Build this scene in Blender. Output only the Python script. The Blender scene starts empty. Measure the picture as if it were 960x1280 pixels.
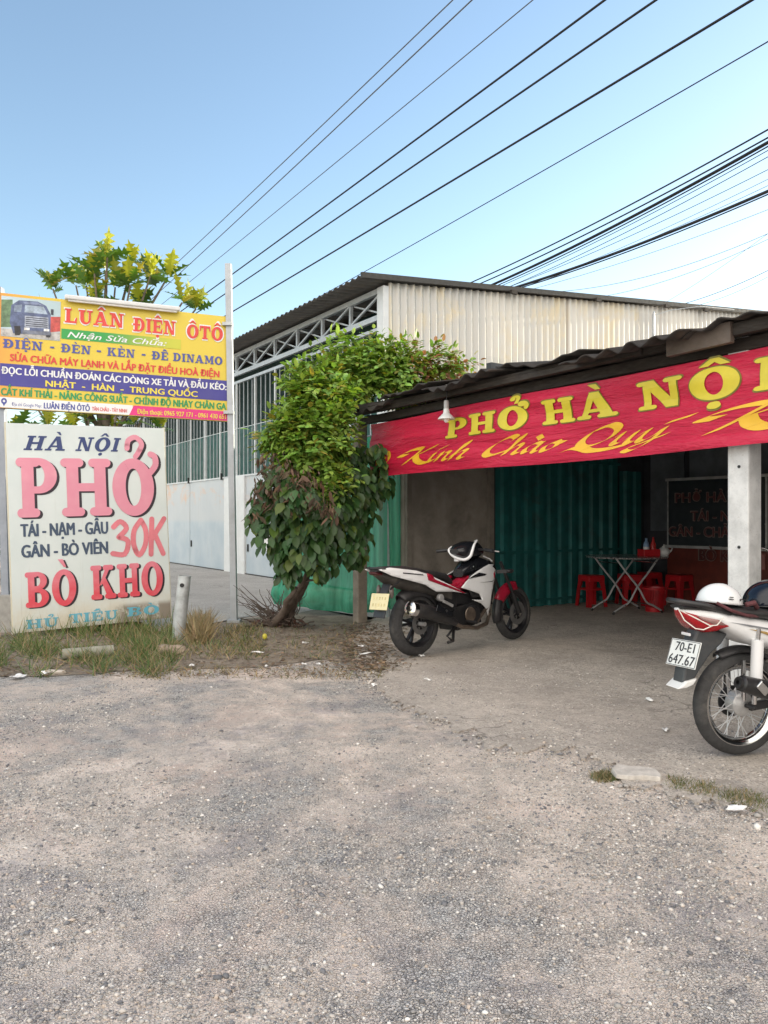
import bpy, bmesh, math, random, unicodedata
import numpy as np
from mathutils import Vector, Matrix, Euler
R = math.radians
random.seed(7); rng = np.random.default_rng(11)
C = bpy.context.scene.collection
scene = bpy.context.scene

# ------------------------------------------------------------------ camera, sky, sun, exposure
HC, FC, HY = 1.3, 960.0, 648.0          # eye height, focal length in photo pixels, horizon row
cam = bpy.data.cameras.new('camera'); cam_ob = bpy.data.objects.new('camera', cam); C.objects.link(cam_ob)
cam_ob.location = (0, 0, HC); cam_ob.rotation_euler = (R(90), 0, 0)
cam.sensor_fit = 'AUTO'; cam.sensor_width = 36; cam.lens = 36*FC/1280; cam.shift_y = 8/1280
cam.clip_start = .05; cam.clip_end = 3000
scene.camera = cam_ob
FILL_CLOUD = 6.7
SUN_EL, SUN_AZ = R(11), math.atan2(.850, .527)   # azimuth clockwise from +Y
w = bpy.data.worlds.new('World'); scene.world = w; w.use_nodes = True
nt = w.node_tree; bg = nt.nodes['Background']
sky = nt.nodes.new('ShaderNodeTexSky'); sky.sky_type = 'NISHITA'; sky.sun_disc = False
sky.sun_elevation = SUN_EL; sky.sun_rotation = SUN_AZ
sky.altitude = 0; sky.air_density = 1.0; sky.dust_density = 0.45; sky.ozone_density = 1.2
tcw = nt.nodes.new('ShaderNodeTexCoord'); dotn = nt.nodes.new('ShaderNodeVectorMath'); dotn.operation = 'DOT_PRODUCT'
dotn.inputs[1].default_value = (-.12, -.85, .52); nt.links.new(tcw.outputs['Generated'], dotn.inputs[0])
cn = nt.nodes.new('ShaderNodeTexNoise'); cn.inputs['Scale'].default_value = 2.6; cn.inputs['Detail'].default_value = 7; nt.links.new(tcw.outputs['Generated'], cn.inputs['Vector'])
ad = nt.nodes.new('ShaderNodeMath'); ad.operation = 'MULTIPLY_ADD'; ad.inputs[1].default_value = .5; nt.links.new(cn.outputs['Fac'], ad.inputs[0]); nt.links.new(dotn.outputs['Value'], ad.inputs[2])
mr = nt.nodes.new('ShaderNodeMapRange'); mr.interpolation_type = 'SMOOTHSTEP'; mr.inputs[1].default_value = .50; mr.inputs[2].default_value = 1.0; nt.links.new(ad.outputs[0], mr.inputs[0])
mxw = nt.nodes.new('ShaderNodeMix'); mxw.data_type = 'RGBA'; mxw.inputs[7].default_value = (FILL_CLOUD*1.0, FILL_CLOUD*.93, FILL_CLOUD*.85, 1)   # added unseen cloud bank overhead and behind the viewer, brightens the shade
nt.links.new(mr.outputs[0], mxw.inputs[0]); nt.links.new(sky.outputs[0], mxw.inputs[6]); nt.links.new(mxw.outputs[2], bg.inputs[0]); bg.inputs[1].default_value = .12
sl = bpy.data.lights.new('sun', 'SUN'); so = bpy.data.objects.new('sun', sl); C.objects.link(so)
sl.energy = 2.2; sl.angle = R(.5); sl.color = (1, .90, .72)
sd = Vector((math.sin(SUN_AZ)*math.cos(SUN_EL), math.cos(SUN_AZ)*math.cos(SUN_EL), math.sin(SUN_EL)))
so.rotation_euler = (-sd).to_track_quat('-Z', 'Y').to_euler(); so.location = (12, 5, 9)
scene.view_settings.view_transform = 'Standard'; scene.view_settings.look = 'None'
scene.view_settings.exposure = 1.6; scene.view_settings.gamma = 1
scene.render.engine = 'CYCLES'
scene.cycles.max_bounces = 8; scene.cycles.diffuse_bounces = 4; scene.cycles.transparent_max_bounces = 12

# ------------------------------------------------------------------ helpers
def at(px, py, Y): return Vector(((px-480)/FC*Y, Y, HC-(py-HY)/FC*Y))
def gnd(px, py, z=0.0):
    Y = (HC-z)*FC/(py-HY); return Vector(((px-480)/FC*Y, Y, z))

class MB:
    def __init__(s): s.v = []; s.f = []
    def add(s, vs, fs):
        n = len(s.v); s.v += [tuple(v) for v in vs]; s.f += [tuple(i+n for i in f) for f in fs]; return s
    def box(s, c, d, rot=None):
        x, y, z = d[0]/2, d[1]/2, d[2]/2
        vs = [Vector(p) for p in ((-x,-y,-z),(x,-y,-z),(x,y,-z),(-x,y,-z),(-x,-y,z),(x,-y,z),(x,y,z),(-x,y,z))]
        if rot is not None:
            m = Euler(rot).to_matrix() if not isinstance(rot, Matrix) else rot
            vs = [m @ v for v in vs]
        c = Vector(c)
        return s.add([v+c for v in vs], [(0,3,2,1),(4,5,6,7),(0,1,5,4),(1,2,6,5),(2,3,7,6),(3,0,4,7)])
    def bar(s, p0, p1, wd, ht, up=(0,0,1)):
        p0, p1 = Vector(p0), Vector(p1); d = (p1-p0); L = d.length; d.normalize()
        up = Vector(up)
        if abs(d.dot(up)) > .98: up = Vector((0,1,0)) if abs(d.y) < .9 else Vector((1,0,0))
        a = d.cross(up).normalized(); b = a.cross(d).normalized()
        vs = []
        for p in (p0, p1):
            for i, j in ((-1,-1),(1,-1),(1,1),(-1,1)): vs.append(p + a*(wd/2*i) + b*(ht/2*j))
        return s.add(vs, [(3,2,1,0),(4,5,6,7),(0,1,5,4),(1,2,6,5),(2,3,7,6),(3,0,4,7)])
    def tube(s, pts, r, seg=8, caps=True):
        pts = [Vector(p) for p in pts]; n = len(pts)
        rr = r if isinstance(r, (list, tuple)) else [r]*n
        base = len(s.v); prev = None
        for i, p in enumerate(pts):
            t = (pts[min(i+1, n-1)] - pts[max(i-1, 0)])
            t = t.normalized() if t.length > 1e-9 else Vector((0,0,1))
            if prev is None: a = t.orthogonal().normalized()
            else:
                a = prev - t*prev.dot(t); a = a.normalized() if a.length > 1e-6 else t.orthogonal().normalized()
            prev = a; b = t.cross(a)
            for k in range(seg):
                an = 2*math.pi*k/seg; s.v.append(tuple(p + a*(rr[i]*math.cos(an)) + b*(rr[i]*math.sin(an))))
        for i in range(n-1):
            for k in range(seg):
                k2 = (k+1) % seg
                s.f.append((base+i*seg+k, base+i*seg+k2, base+(i+1)*seg+k2, base+(i+1)*seg+k))
        if caps:
            s.f.append(tuple(base+k for k in reversed(range(seg)))); s.f.append(tuple(base+(n-1)*seg+k for k in range(seg)))
        return s
    def lathe(s, prof, seg=32, mat=None, closed=False):
        """prof (r, h) around local z, then mat"""
        base = len(s.v); n = len(prof); m = mat or Matrix()
        for k in range(seg):
            an = 2*math.pi*k/seg
            for r_, h in prof: s.v.append(tuple(m @ Vector((r_*math.cos(an), r_*math.sin(an), h))))
        for k in range(seg):
            k2 = (k+1) % seg
            for i in range(n if closed else n-1):
                j = (i+1) % n
                s.f.append((base+k*n+i, base+k2*n+i, base+k2*n+j, base+k*n+j))
        return s
    def prism(s, out, y0, y1):
        """outline of (x, z) points extruded along y"""
        n = len(out)
        ar = sum(out[i][0]*out[(i+1)%n][1]-out[(i+1)%n][0]*out[i][1] for i in range(n))
        if ar < 0: out = out[::-1]
        vs = [(x, y0, z) for x, z in out] + [(x, y1, z) for x, z in out]
        fs = [tuple(range(n)), tuple(reversed(range(n, 2*n)))]
        fs += [(i, i+n, (i+1)%n+n, (i+1)%n) for i in range(n)]
        return s.add(vs, fs)
    def loft(s, secs, caps=True):
        base = len(s.v); n = len(secs[0])
        for sec in secs: s.v += [tuple(p) for p in sec]
        for i in range(len(secs)-1):
            for k in range(n):
                k2 = (k+1) % n
                s.f.append((base+i*n+k, base+i*n+k2, base+(i+1)*n+k2, base+(i+1)*n+k))
        if caps:
            s.f.append(tuple(base+k for k in reversed(range(n)))); s.f.append(tuple(base+(len(secs)-1)*n+k for k in range(n)))
        return s
    def grid(s, fn, nu, nv):
        base = len(s.v)
        for j in range(nv+1):
            for i in range(nu+1): s.v.append(tuple(fn(i/nu, j/nv)))
        for j in range(nv):
            for i in range(nu):
                a = base+j*(nu+1)+i; s.f.append((a, a+1, a+nu+2, a+nu+1))
        return s
    def ellipsoid(s, c, r, nu=16, nv=10, v0=-1.0, v1=1.0):
        c = Vector(c)
        for j in range(nv+1):
            ph = math.pi/2*(v0+(v1-v0)*j/nv)
            for i in range(nu):
                th = 2*math.pi*i/nu
                s.v.append((c.x+r[0]*math.cos(ph)*math.cos(th), c.y+r[1]*math.cos(ph)*math.sin(th), c.z+r[2]*math.sin(ph)))
        base = len(s.v)-nu*(nv+1)
        for j in range(nv):
            for i in range(nu):
                i2 = (i+1) % nu
                s.f.append((base+j*nu+i, base+j*nu+i2, base+(j+1)*nu+i2, base+(j+1)*nu+i))
        return s
    def build(s, name, mat, parent=None, smooth=None, bevel=0, thick=0, loc=None, segs=2):
        me = bpy.data.meshes.new(name); me.from_pydata(s.v, [], s.f); me.update()
        return link(name, me, mat, parent, smooth, bevel, thick, loc, segs)

def link(name, me, mat, parent=None, smooth=None, bevel=0, thick=0, loc=None, segs=2):
    o = bpy.data.objects.new(name, me); C.objects.link(o)
    if mat is not None: me.materials.append(mat)
    if smooth is not None:
        me.shade_smooth()
        if smooth < 180: me.set_sharp_from_angle(angle=R(smooth))
    if thick:
        m = o.modifiers.new('solid', 'SOLIDIFY'); m.thickness = thick; m.offset = 0
    if bevel:
        m = o.modifiers.new('bevel', 'BEVEL'); m.width = bevel; m.segments = segs; m.limit_method = 'ANGLE'; m.angle_limit = R(40)
    if parent is not None: o.parent = parent
    if loc is not None: o.location = loc
    return o
def tag(o, label=None, cat=None, group=None, kind=None):
    if label: o['label'] = label
    if cat: o['category'] = cat
    if group: o['group'] = group
    if kind: o['kind'] = kind
    return o
def thing(name, label, cat, loc=(0,0,0), rot=(0,0,0), group=None):
    o = bpy.data.objects.new(name, None); C.objects.link(o); o.empty_display_size = .1
    o.location = loc; o.rotation_euler = rot if isinstance(rot, (tuple, list)) else (0,0,rot)
    return tag(o, label, cat, group)

# ------------------------------------------------------------------ materials
def rgb(h):
    h = h.lstrip('#'); c = [int(h[i:i+2], 16)/255 for i in (0, 2, 4)]
    return tuple((x/12.92 if x <= .04045 else ((x+.055)/1.055)**2.4) for x in c)
class NT:
    def __init__(s, name):
        s.m = bpy.data.materials.new(name); s.m.use_nodes = True; s.t = s.m.node_tree
        s.b = s.t.nodes['Principled BSDF']; s.o = s.t.nodes['Material Output']
    def n(s, typ, **kw):
        x = s.t.nodes.new(typ)
        for k, v in kw.items(): setattr(x, k, v)
        return x
    def l(s, a, b): s.t.links.new(a, b)
    def coord(s, kind='Object', scale=(1,1,1)):
        tc = s.n('ShaderNodeTexCoord'); mp = s.n('ShaderNodeMapping'); mp.inputs['Scale'].default_value = scale
        s.l(tc.outputs[kind], mp.inputs[0]); return mp.outputs[0]
    def noise(s, co, scale, detail=5, rough=.6, dist=0):
        x = s.n('ShaderNodeTexNoise'); x.inputs['Scale'].default_value = scale; x.inputs['Detail'].default_value = detail
        x.inputs['Roughness'].default_value = rough; x.inputs['Distortion'].default_value = dist
        s.l(co, x.inputs['Vector']); return x.outputs['Fac']
    def voro(s, co, scale, feature='F1', out='Color'):
        x = s.n('ShaderNodeTexVoronoi', feature=feature); x.inputs['Scale'].default_value = scale
        s.l(co, x.inputs['Vector']); return x.outputs[out]
    def ramp(s, f, stops):
        x = s.n('ShaderNodeValToRGB'); e = x.color_ramp.elements
        while len(e) < len(stops): e.new(.5)
        for i, (p, c) in enumerate(stops):
            e[i].position = p; e[i].color = (*c, 1) if len(c) == 3 else c
        s.l(f, x.inputs[0]); return x.outputs[0]
    def rng(s, f, a, b, lo=0., hi=1.):
        x = s.n('ShaderNodeMapRange'); x.interpolation_type = 'SMOOTHSTEP'
        for i, v in zip((1,2,3,4), (a, b, lo, hi)): x.inputs[i].default_value = v
        s.l(f, x.inputs[0]); return x.outputs[0]
    def mix(s, f, a, b, mode='MIX'):
        x = s.n('ShaderNodeMix', data_type='RGBA', blend_type=mode)
        for sock, v in ((x.inputs[0], f), (x.inputs[6], a), (x.inputs[7], b)):
            if isinstance(v, (int, float)): sock.default_value = v
            elif isinstance(v, (tuple, list)): sock.default_value = (*v[:3], 1)
            else: s.l(v, sock)
        return x.outputs[2]
    def math(s, op, a, b=0.0):
        x = s.n('ShaderNodeMath', operation=op)
        for sock, v in ((x.inputs[0], a), (x.inputs[1], b)):
            if isinstance(v, (int, float)): sock.default_value = v
            else: s.l(v, sock)
        return x.outputs[0]
    def xyz(s, co):
        x = s.n('ShaderNodeSeparateXYZ'); s.l(co, x.inputs[0]); return x.outputs
    def bump(s, f, strength=.3, dist=.01, nrm=None):
        x = s.n('ShaderNodeBump'); x.inputs['Strength'].default_value = strength; x.inputs['Distance'].default_value = dist
        s.l(f, x.inputs['Height'])
        if nrm is not None: s.l(nrm, x.inputs['Normal'])
        return x.outputs[0]
    def set(s, col=None, rough=None, metal=None, normal=None, **kw):
        for k, v in (('Base Color', col), ('Roughness', rough), ('Metallic', metal), ('Normal', normal), *kw.items()):
            if v is None: continue
            sock = s.b.inputs[k.replace('_', ' ')]
            if isinstance(v, (tuple, list)): sock.default_value = (*v[:3], 1) if len(sock.default_value) == 4 else v
            elif isinstance(v, (int, float)): sock.default_value = v
            else: s.l(v, sock)
        return s.m
def pm(name, col, rough=.6, metal=0, var=.15, scale=6, dirt=None, dscale=3, damt=.5, bump=0, bscale=80, stretch=(1,1,1), **kw):
    """a plain worn material: tone varies with noise, optional dirt patches, optional fine bump"""
    g = NT(name); co = g.coord('Object', stretch)
    f = g.noise(co, scale, 6, .65)
    a = tuple(min(1, c*(1+var)) for c in col); b = tuple(c*(1-var) for c in col)
    c = g.mix(g.rng(f, .3, .7), b, a)
    if dirt is not None:
        c = g.mix(g.rng(g.noise(co, dscale, 8, .7, .3), .5, .72, 0, damt), c, dirt)
    rv = g.rng(g.noise(co, scale*2.3, 4), .3, .7, max(.02, rough*.8), min(1, rough*1.15))
    nrm = g.bump(g.noise(co, bscale, 5, .7), bump, .004) if bump else None
    return g.set(c, rv, metal, nrm, **kw)
def leafmat(name, rough=.45, transl=.35, tint=(1.1, 1.15, .45)):
    g = NT(name)
    at_ = g.n('ShaderNodeAttribute', attribute_name='col')
    g.set(at_.outputs['Color'], rough)
    tr = g.n('ShaderNodeBsdfTranslucent'); g.l(g.mix(1.0, at_.outputs['Color'], tint, 'MULTIPLY'), tr.inputs[0])
    mx = g.n('ShaderNodeMixShader'); mx.inputs[0].default_value = transl
    g.l(g.b.outputs[0], mx.inputs[1]); g.l(tr.outputs[0], mx.inputs[2]); g.l(mx.outputs[0], g.o.inputs[0])
    return g.m

# scattered leaves, blades and stones: one template copied many times into ONE mesh
def scatter(name, tv, tf, P, D, N, L, W, cols, mat, parent=None, smooth=None):
    tv = np.asarray(tv, float); n = len(P); k = len(tv)
    D = D/np.linalg.norm(D, axis=1, keepdims=True)
    S = np.cross(D, N); S /= np.linalg.norm(S, axis=1, keepdims=True)+1e-9
    U = np.cross(S, D)
    V = (P[:,None,:] + (tv[None,:,0,None]*L[:,None,None])*D[:,None,:] + (tv[None,:,1,None]*W[:,None,None])*S[:,None,:]
         + (tv[None,:,2,None]*W[:,None,None])*U[:,None,:]).reshape(-1, 3)
    flat = np.concatenate([np.array(f) for f in tf]); lens = np.array([len(f) for f in tf])
    loops = (flat[None,:] + (np.arange(n)*k)[:,None]).ravel()
    tot = np.tile(lens, n); starts = np.concatenate([[0], np.cumsum(tot)[:-1]])
    me = bpy.data.meshes.new(name)
    me.vertices.add(len(V)); me.vertices.foreach_set('co', V.ravel())
    me.loops.add(len(loops)); me.loops.foreach_set('vertex_index', loops.astype(np.int32))
    me.polygons.add(len(tot)); me.polygons.foreach_set('loop_start', starts.astype(np.int32))
    me.update(calc_edges=True)
    a = me.color_attributes.new('col', 'FLOAT_COLOR', 'POINT')
    cc = np.concatenate([np.repeat(cols, k, axis=0), np.ones((n*k, 1))], axis=1)
    a.data.foreach_set('color', cc.ravel().astype(np.float32))
    return link(name, me, mat, parent, smooth)
LEAF = ([(0,0,0),(.3,.42,.12),(.68,.36,.1),(1,0,-.1),(.68,-.36,.1),(.3,-.42,.12),(.5,0,0)],
        [(0,6,2,1),(6,3,2),(0,5,4,6),(6,4,3)])
BLADE = ([(0,.5,0),(0,-.5,0),(.4,.42,.6),(.4,-.42,.6),(.75,.3,2.2),(.75,-.3,2.2),(1,0,4.5)], [(0,1,3,2),(2,3,5,4),(4,5,6)])
def lobed():
    vs = [(0,0,0)]; fs = []
    out = [(0,.02),(.10,.1),(.16,.34),(.24,.12),(.34,.48),(.42,.14),(.54,.5),(.60,.13),(.74,.4),(.78,.1),(1,0)]
    mid = []
    for x, y in out[1:-1]: mid.append(x)
    for sgn in (1, -1):
        base = len(vs)
        vs += [(x, sgn*y, abs(y)*.22 - .25*x*x) for x, y in out]
        m0 = len(vs); vs += [(x, 0, -.25*x*x) for x, y in out]
        for i in range(len(out)-1):
            q = (base+i, m0+i, m0+i+1, base+i+1)
            fs.append(q if sgn > 0 else q[::-1])
    return vs, fs
LOBED = lobed()
def unit(v): return v/np.linalg.norm(v, axis=-1, keepdims=True)
def hsvish(base, n, dv=.25, dh=.15):
    b = np.array(base)[None,:]*(1+rng.uniform(-dv, dv, (n,1)))
    b[:,0] *= 1+rng.uniform(-dh, dh, n); b[:,2] *= 1+rng.uniform(-dh, dh, n)
    return np.clip(b, 0, 1)

# ------------------------------------------------------------------ lettering
MARKS = {'\u0300':'grave','\u0301':'acute','\u0302':'circ','\u0309':'hook','\u0323':'dot','\u031b':'horn','\u0306':'breve','\u0303':'tilde'}
def disc(cx, cy, rx, ry, n=16): return [(cx+rx*math.cos(2*math.pi*i/n), cy+ry*math.sin(2*math.pi*i/n)) for i in range(n)]
def arcband(cx, cy, ox, oy, ix, iy, a0, a1, n=18, icx=None):
    icx = cx if icx is None else icx; q = []
    for i in range(n):
        t0, t1 = R(a0+(a1-a0)*i/n), R(a0+(a1-a0)*(i+1)/n)
        q.append([(cx+ox*math.cos(t0), cy+oy*math.sin(t0)), (cx+ox*math.cos(t1), cy+oy*math.sin(t1)),
                  (icx+ix*math.cos(t1), cy+iy*math.sin(t1)), (icx+ix*math.cos(t0), cy+iy*math.sin(t0))])
    return q
def rc(x0, y0, x1, y1): return [(x0,y0),(x1,y0),(x1,y1),(x0,y1)]
def serif(x0, x1, y0, y1, rnd):
    if not rnd: return [rc(x0, y0, x1, y1)]
    h = (y1-y0)/2
    return [rc(x0+h, y0, x1-h, y1), disc(x0+h, y0+h, h*1.15, h, 14), disc(x1-h, y0+h, h*1.15, h, 14)]
def slab(ch, rnd=True):
    """polygons and advance width of a heavy slab-serif capital, cap height 1"""
    sh = .15 if rnd else .12; P = []
    def st(x, w=.26, foot=True, head=True, y0=0, y1=1):
        P.append(rc(x, y0, x+w, y1))
        if foot: P.extend(serif(x-.1, x+w+.1, 0, sh, rnd))
        if head: P.extend(serif(x-.1, x+w+.1, 1-sh, 1, rnd))
    if ch == 'I': st(.12); W = .5
    elif ch == 'H': st(.1, .24); st(.66, .24); P.append(rc(.3,.43,.7,.57)); W = 1.0
    elif ch in 'PB':
        st(.12, .26, head=False); P.extend(serif(.02, .5, 1-sh, 1, rnd))
        y = .70 if ch == 'P' else .74
        P += arcband(.48, y, .40, 1-y, .13, 1-y-.12, -90, 90, 14); P += [rc(.36,.87,.49,1), rc(.36,2*y-1,.49,2*y-.88)]
        W = .92
        if ch == 'B':
            P += arcband(.50, .27, .44, .27, .15, .15, -90, 90, 14); P += [rc(.36,0,.51,.12), rc(.36,.42,.51,.54)]; W = .98
    elif ch in 'DĐ':
        st(.12, .26, foot=False, head=False); P += serif(.02,.5,0,sh,rnd)+serif(.02,.5,1-sh,1,rnd)
        P += arcband(.46,.5,.5,.5,.22,.37,-90,90,20); P += [rc(.36,0,.47,.13), rc(.36,.87,.47,1)]; W = 1.0
        if ch == 'Đ': P.append(rc(-.02,.44,.56,.57))
    elif ch == 'L': st(.12, .26); P.append(rc(.3,0,.84,.14)); P.append([(.66,.1),(.84,.1),(.86,.4),(.78,.4)]); W = .9
    elif ch == 'E':
        st(.12,.26); P += [rc(.3,0,.86,.14), rc(.3,.86,.84,1), rc(.3,.44,.66,.57)]
        P += [[(.7,.1),(.86,.1),(.88,.36),(.8,.36)], [(.7,.9),(.84,.9),(.86,.68),(.78,.68)], rc(.6,.36,.68,.65)]; W = .92
    elif ch == 'T': st(.36,.26,head=False); P += [rc(.03,.86,.95,1), [(.02,.62),(.1,.62),(.18,.9),(.02,.9)], [(.96,.62),(.88,.62),(.8,.9),(.96,.9)]]; W = .98
    elif ch == 'U':
        P += [rc(.12,.36,.38,1), rc(.72,.36,.86,1)]; P += serif(.02,.48,1-sh,1,rnd)+serif(.6,.98,1-sh,1,rnd)
        P += arcband(.49,.38,.37,.39,.17,.24,180,360,18,icx=.55); W = 1.0
    elif ch == 'N':
        P += [rc(.14,.06,.28,.94), rc(.76,0,.9,.94), [(.1,1),(.38,1),(.9,0),(.66,0)]]
        P += serif(.02,.4,0,sh,rnd)+serif(.0,.34,1-sh,1,rnd)+serif(.64,1.02,1-sh,1,rnd); W = 1.04
    elif ch == 'M':
        P += [rc(.14,.06,.26,.94), rc(.86,0,1.1,1), [(.08,1),(.36,1),(.68,.12),(.52,.12)], [(.52,.12),(.66,.12),(.96,1),(.82,1)]]
        P += serif(.02,.38,0,sh,rnd)+serif(.76,1.2,0,sh,rnd)+serif(.0,.3,1-sh,1,rnd)+serif(.86,1.2,1-sh,1,rnd); W = 1.2
    elif ch == 'A':
        P += [[(.1,.05),(.24,.05),(.56,1),(.4,1)], [(.38,1),(.62,1),(.98,.05),(.68,.05)], rc(.24,.24,.74,.36)]
        P += serif(.0,.36,0,sh,rnd)+serif(.58,1.08,0,sh,rnd); W = 1.08
    elif ch == 'K':
        st(.1,.26); P += [[(.34,.38),(.52,.46),(.86,.94),(.66,.94)], [(.46,.52),(.62,.64),(1.02,.05),(.7,.05)]]
        P += serif(.54,.98,1-sh,1,rnd)+serif(.6,1.08,0,sh,rnd); W = 1.08
    elif ch == 'O': P += arcband(.52,.5,.5,.53,.21,.37,0,360,32); W = 1.04
    else: W = .45
    return P, W
def mark_polys(kind, cx, top=1.0, ry=1.0):
    if kind == 'grave': return [[(cx-.22,top+.3),(cx-.02,top+.3),(cx+.12,top+.07),(cx+.02,top+.07)]]
    if kind == 'acute': return [[(cx+.22,top+.3),(cx+.02,top+.3),(cx-.12,top+.07),(cx-.02,top+.07)]]
    if kind == 'circ': return [[(cx-.3,top+.06),(cx-.14,top+.06),(cx,top+.19),(cx+.14,top+.06),(cx+.3,top+.06),(cx+.07,top+.3),(cx-.07,top+.3)]]
    if kind == 'dot': return [disc(cx, -.2, .13, .11)]
    if kind == 'horn': return arcband(cx+.4, top-.02, .19, .2, .06, .08, -70, 130, 10) + [disc(cx+.36, top+.06, .13, .12)]
    if kind == 'hook': return arcband(cx, top+.24, .17, .16, .05, .07, -60, 190, 12) + [disc(cx-.1, top+.25, .09, .09), [(cx-.03,top+.02),(cx+.08,top+.02),(cx+.16,top+.2),(cx+.03,top+.16)]]
    return []
class Letters:
    """polygons in the plane (x right, z up), each lifted a hair so none coincide"""
    def __init__(s): s.v = []; s.f = []; s.k = 0; s.cuts = [(0, 0)]
    def cut(s):
        if s.cuts[-1] != (len(s.v), len(s.f)): s.cuts.append((len(s.v), len(s.f)))
    def poly(s, pts, y):
        s.k += 1; n = len(s.v); y -= (s.k % 13)*.00012
        ar = sum(pts[i][0]*pts[(i+1)%len(pts)][1]-pts[(i+1)%len(pts)][0]*pts[i][1] for i in range(len(pts)))
        if ar < 0: pts = pts[::-1]
        s.v += [(x, y, z) for x, z in pts]; s.f.append(tuple(range(n, n+len(pts))))
    def mesh(s, me_src, y, ox=0, oz=0):
        n = len(s.v); s.v += [(v.co.x+ox, y, v.co.y+oz) for v in me_src.vertices]; s.f += [tuple(i+n for i in p.vertices) for p in me_src.polygons]
    def slab(s, text, x0, x1, z0, h, y, rnd=True, gap=.07, shear=0, space=.4, dx=0, dz=0, marks=True, cut=True):
        if cut: s.cut()
        items = []; W = 0
        for ch in text:
            if ch == ' ': W += space; continue
            if ch == '-': items.append((W, [rc(0,.4,.4,.56)], [], .4)); W += .4+gap; continue
            d = unicodedata.normalize('NFD', ch) if ch != 'Đ' else 'Đ'
            P, wd = slab(d[0], rnd); ms = []
            kinds = [MARKS.get(c) for c in d[1:]]
            for kd in kinds:
                sh = 0
                ms += mark_polys(kd, wd/2 + (.12 if kd == 'hook' and 'horn' in kinds else 0), 1.0 + (.02 if kd == 'horn' else (.1 if kd == 'hook' and 'horn' in kinds else .02)))
            items.append((W, P, ms, wd)); W += wd+gap
        sx = (x1-x0)/(W-gap)
        for ox, P, ms, wd in items:
            for p in P + (ms if marks else []):
                s.poly([(x0+(ox+a+shear*b)*sx+dx, z0+b*h+dz) for a, b in p], y)
        return sx
    def build(s, name, mat, parent, warp=None, maxlen=None):
        s.cut(); o = None
        for (v0, f0), (v1, f1) in zip(s.cuts, s.cuts[1:]):
            o = s.piece(name, s.v[v0:v1], [tuple(i-v0 for i in f) for f in s.f[f0:f1]], mat, parent, warp, maxlen)
        return o
    def piece(s, name, V, F, mat, parent, warp, maxlen):
        me = bpy.data.meshes.new(name); me.from_pydata(V, [], F)
        if warp:
            bm = bmesh.new(); bm.from_mesh(me); bmesh.ops.triangulate(bm, faces=bm.faces)
            for _ in range(7):
                es = [e for e in bm.edges if e.calc_length() > maxlen]
                if not es: break
                bmesh.ops.subdivide_edges(bm, edges=es, cuts=1); bmesh.ops.triangulate(bm, faces=bm.faces)
            for v in bm.verts: v.co = warp(v.co)
            bm.to_mesh(me); bm.free()
        return link(name, me, mat, parent)
def font_mesh(text, shear=0, bold=0.0, space=1.0):
    cu = bpy.data.curves.new('lettering', 'FONT'); cu.body = text; cu.size = 1; cu.shear = shear; cu.offset = bold; cu.space_character = space
    cu.resolution_u = 3
    o = bpy.data.objects.new('lettering', cu); C.objects.link(o)
    bpy.context.view_layer.update()
    me = bpy.data.meshes.new_from_object(o.evaluated_get(bpy.context.evaluated_depsgraph_get()))
    bpy.data.objects.remove(o); bpy.data.curves.remove(cu)
    return me
_hm = font_mesh('H'); CAPH = max(v.co.y for v in _hm.vertices)
def type_line(L, text, x0, x1, z0, h, y, shear=0, bold=.0, space=1.0):
    """set a line of ordinary type into x0..x1 with cap height h"""
    me = font_mesh(text, shear, 0, space); xs = [v.co.x for v in me.vertices]
    a, b = min(xs), max(xs); sx = (x1-x0)/(b-a); sz = h/CAPH
    for v in me.vertices: v.co.x = x0+(v.co.x-a)*sx; v.co.y = z0+v.co.y*sz
    L.cut(); n = 4 if bold > .012 else (2 if bold else 0)
    L.mesh(me, y)
    for k in range(n):
        ox, oz = ((1,.25),(-1,-.25),(.5,-.6),(-.5,.6))[k]; L.mesh(me, y-.00035*(k+1), ox*bold*h*1.5, oz*bold*h)
    bpy.data.meshes.remove(me)
def crom(pts, n=7):
    out = []; P = [pts[0]]+list(pts)+[pts[-1]]
    for i in range(1, len(P)-2):
        p0, p1, p2, p3 = P[i-1], P[i], P[i+1], P[i+2]
        for k in range(n):
            t = k/n
            out.append(tuple(.5*((2*p1[j])+(-p0[j]+p2[j])*t+(2*p0[j]-5*p1[j]+4*p2[j]-p3[j])*t*t+(-p0[j]+3*p1[j]-3*p2[j]+p3[j])*t**3) for j in range(len(p1))))
    out.append(tuple(pts[-1])); return out
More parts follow.
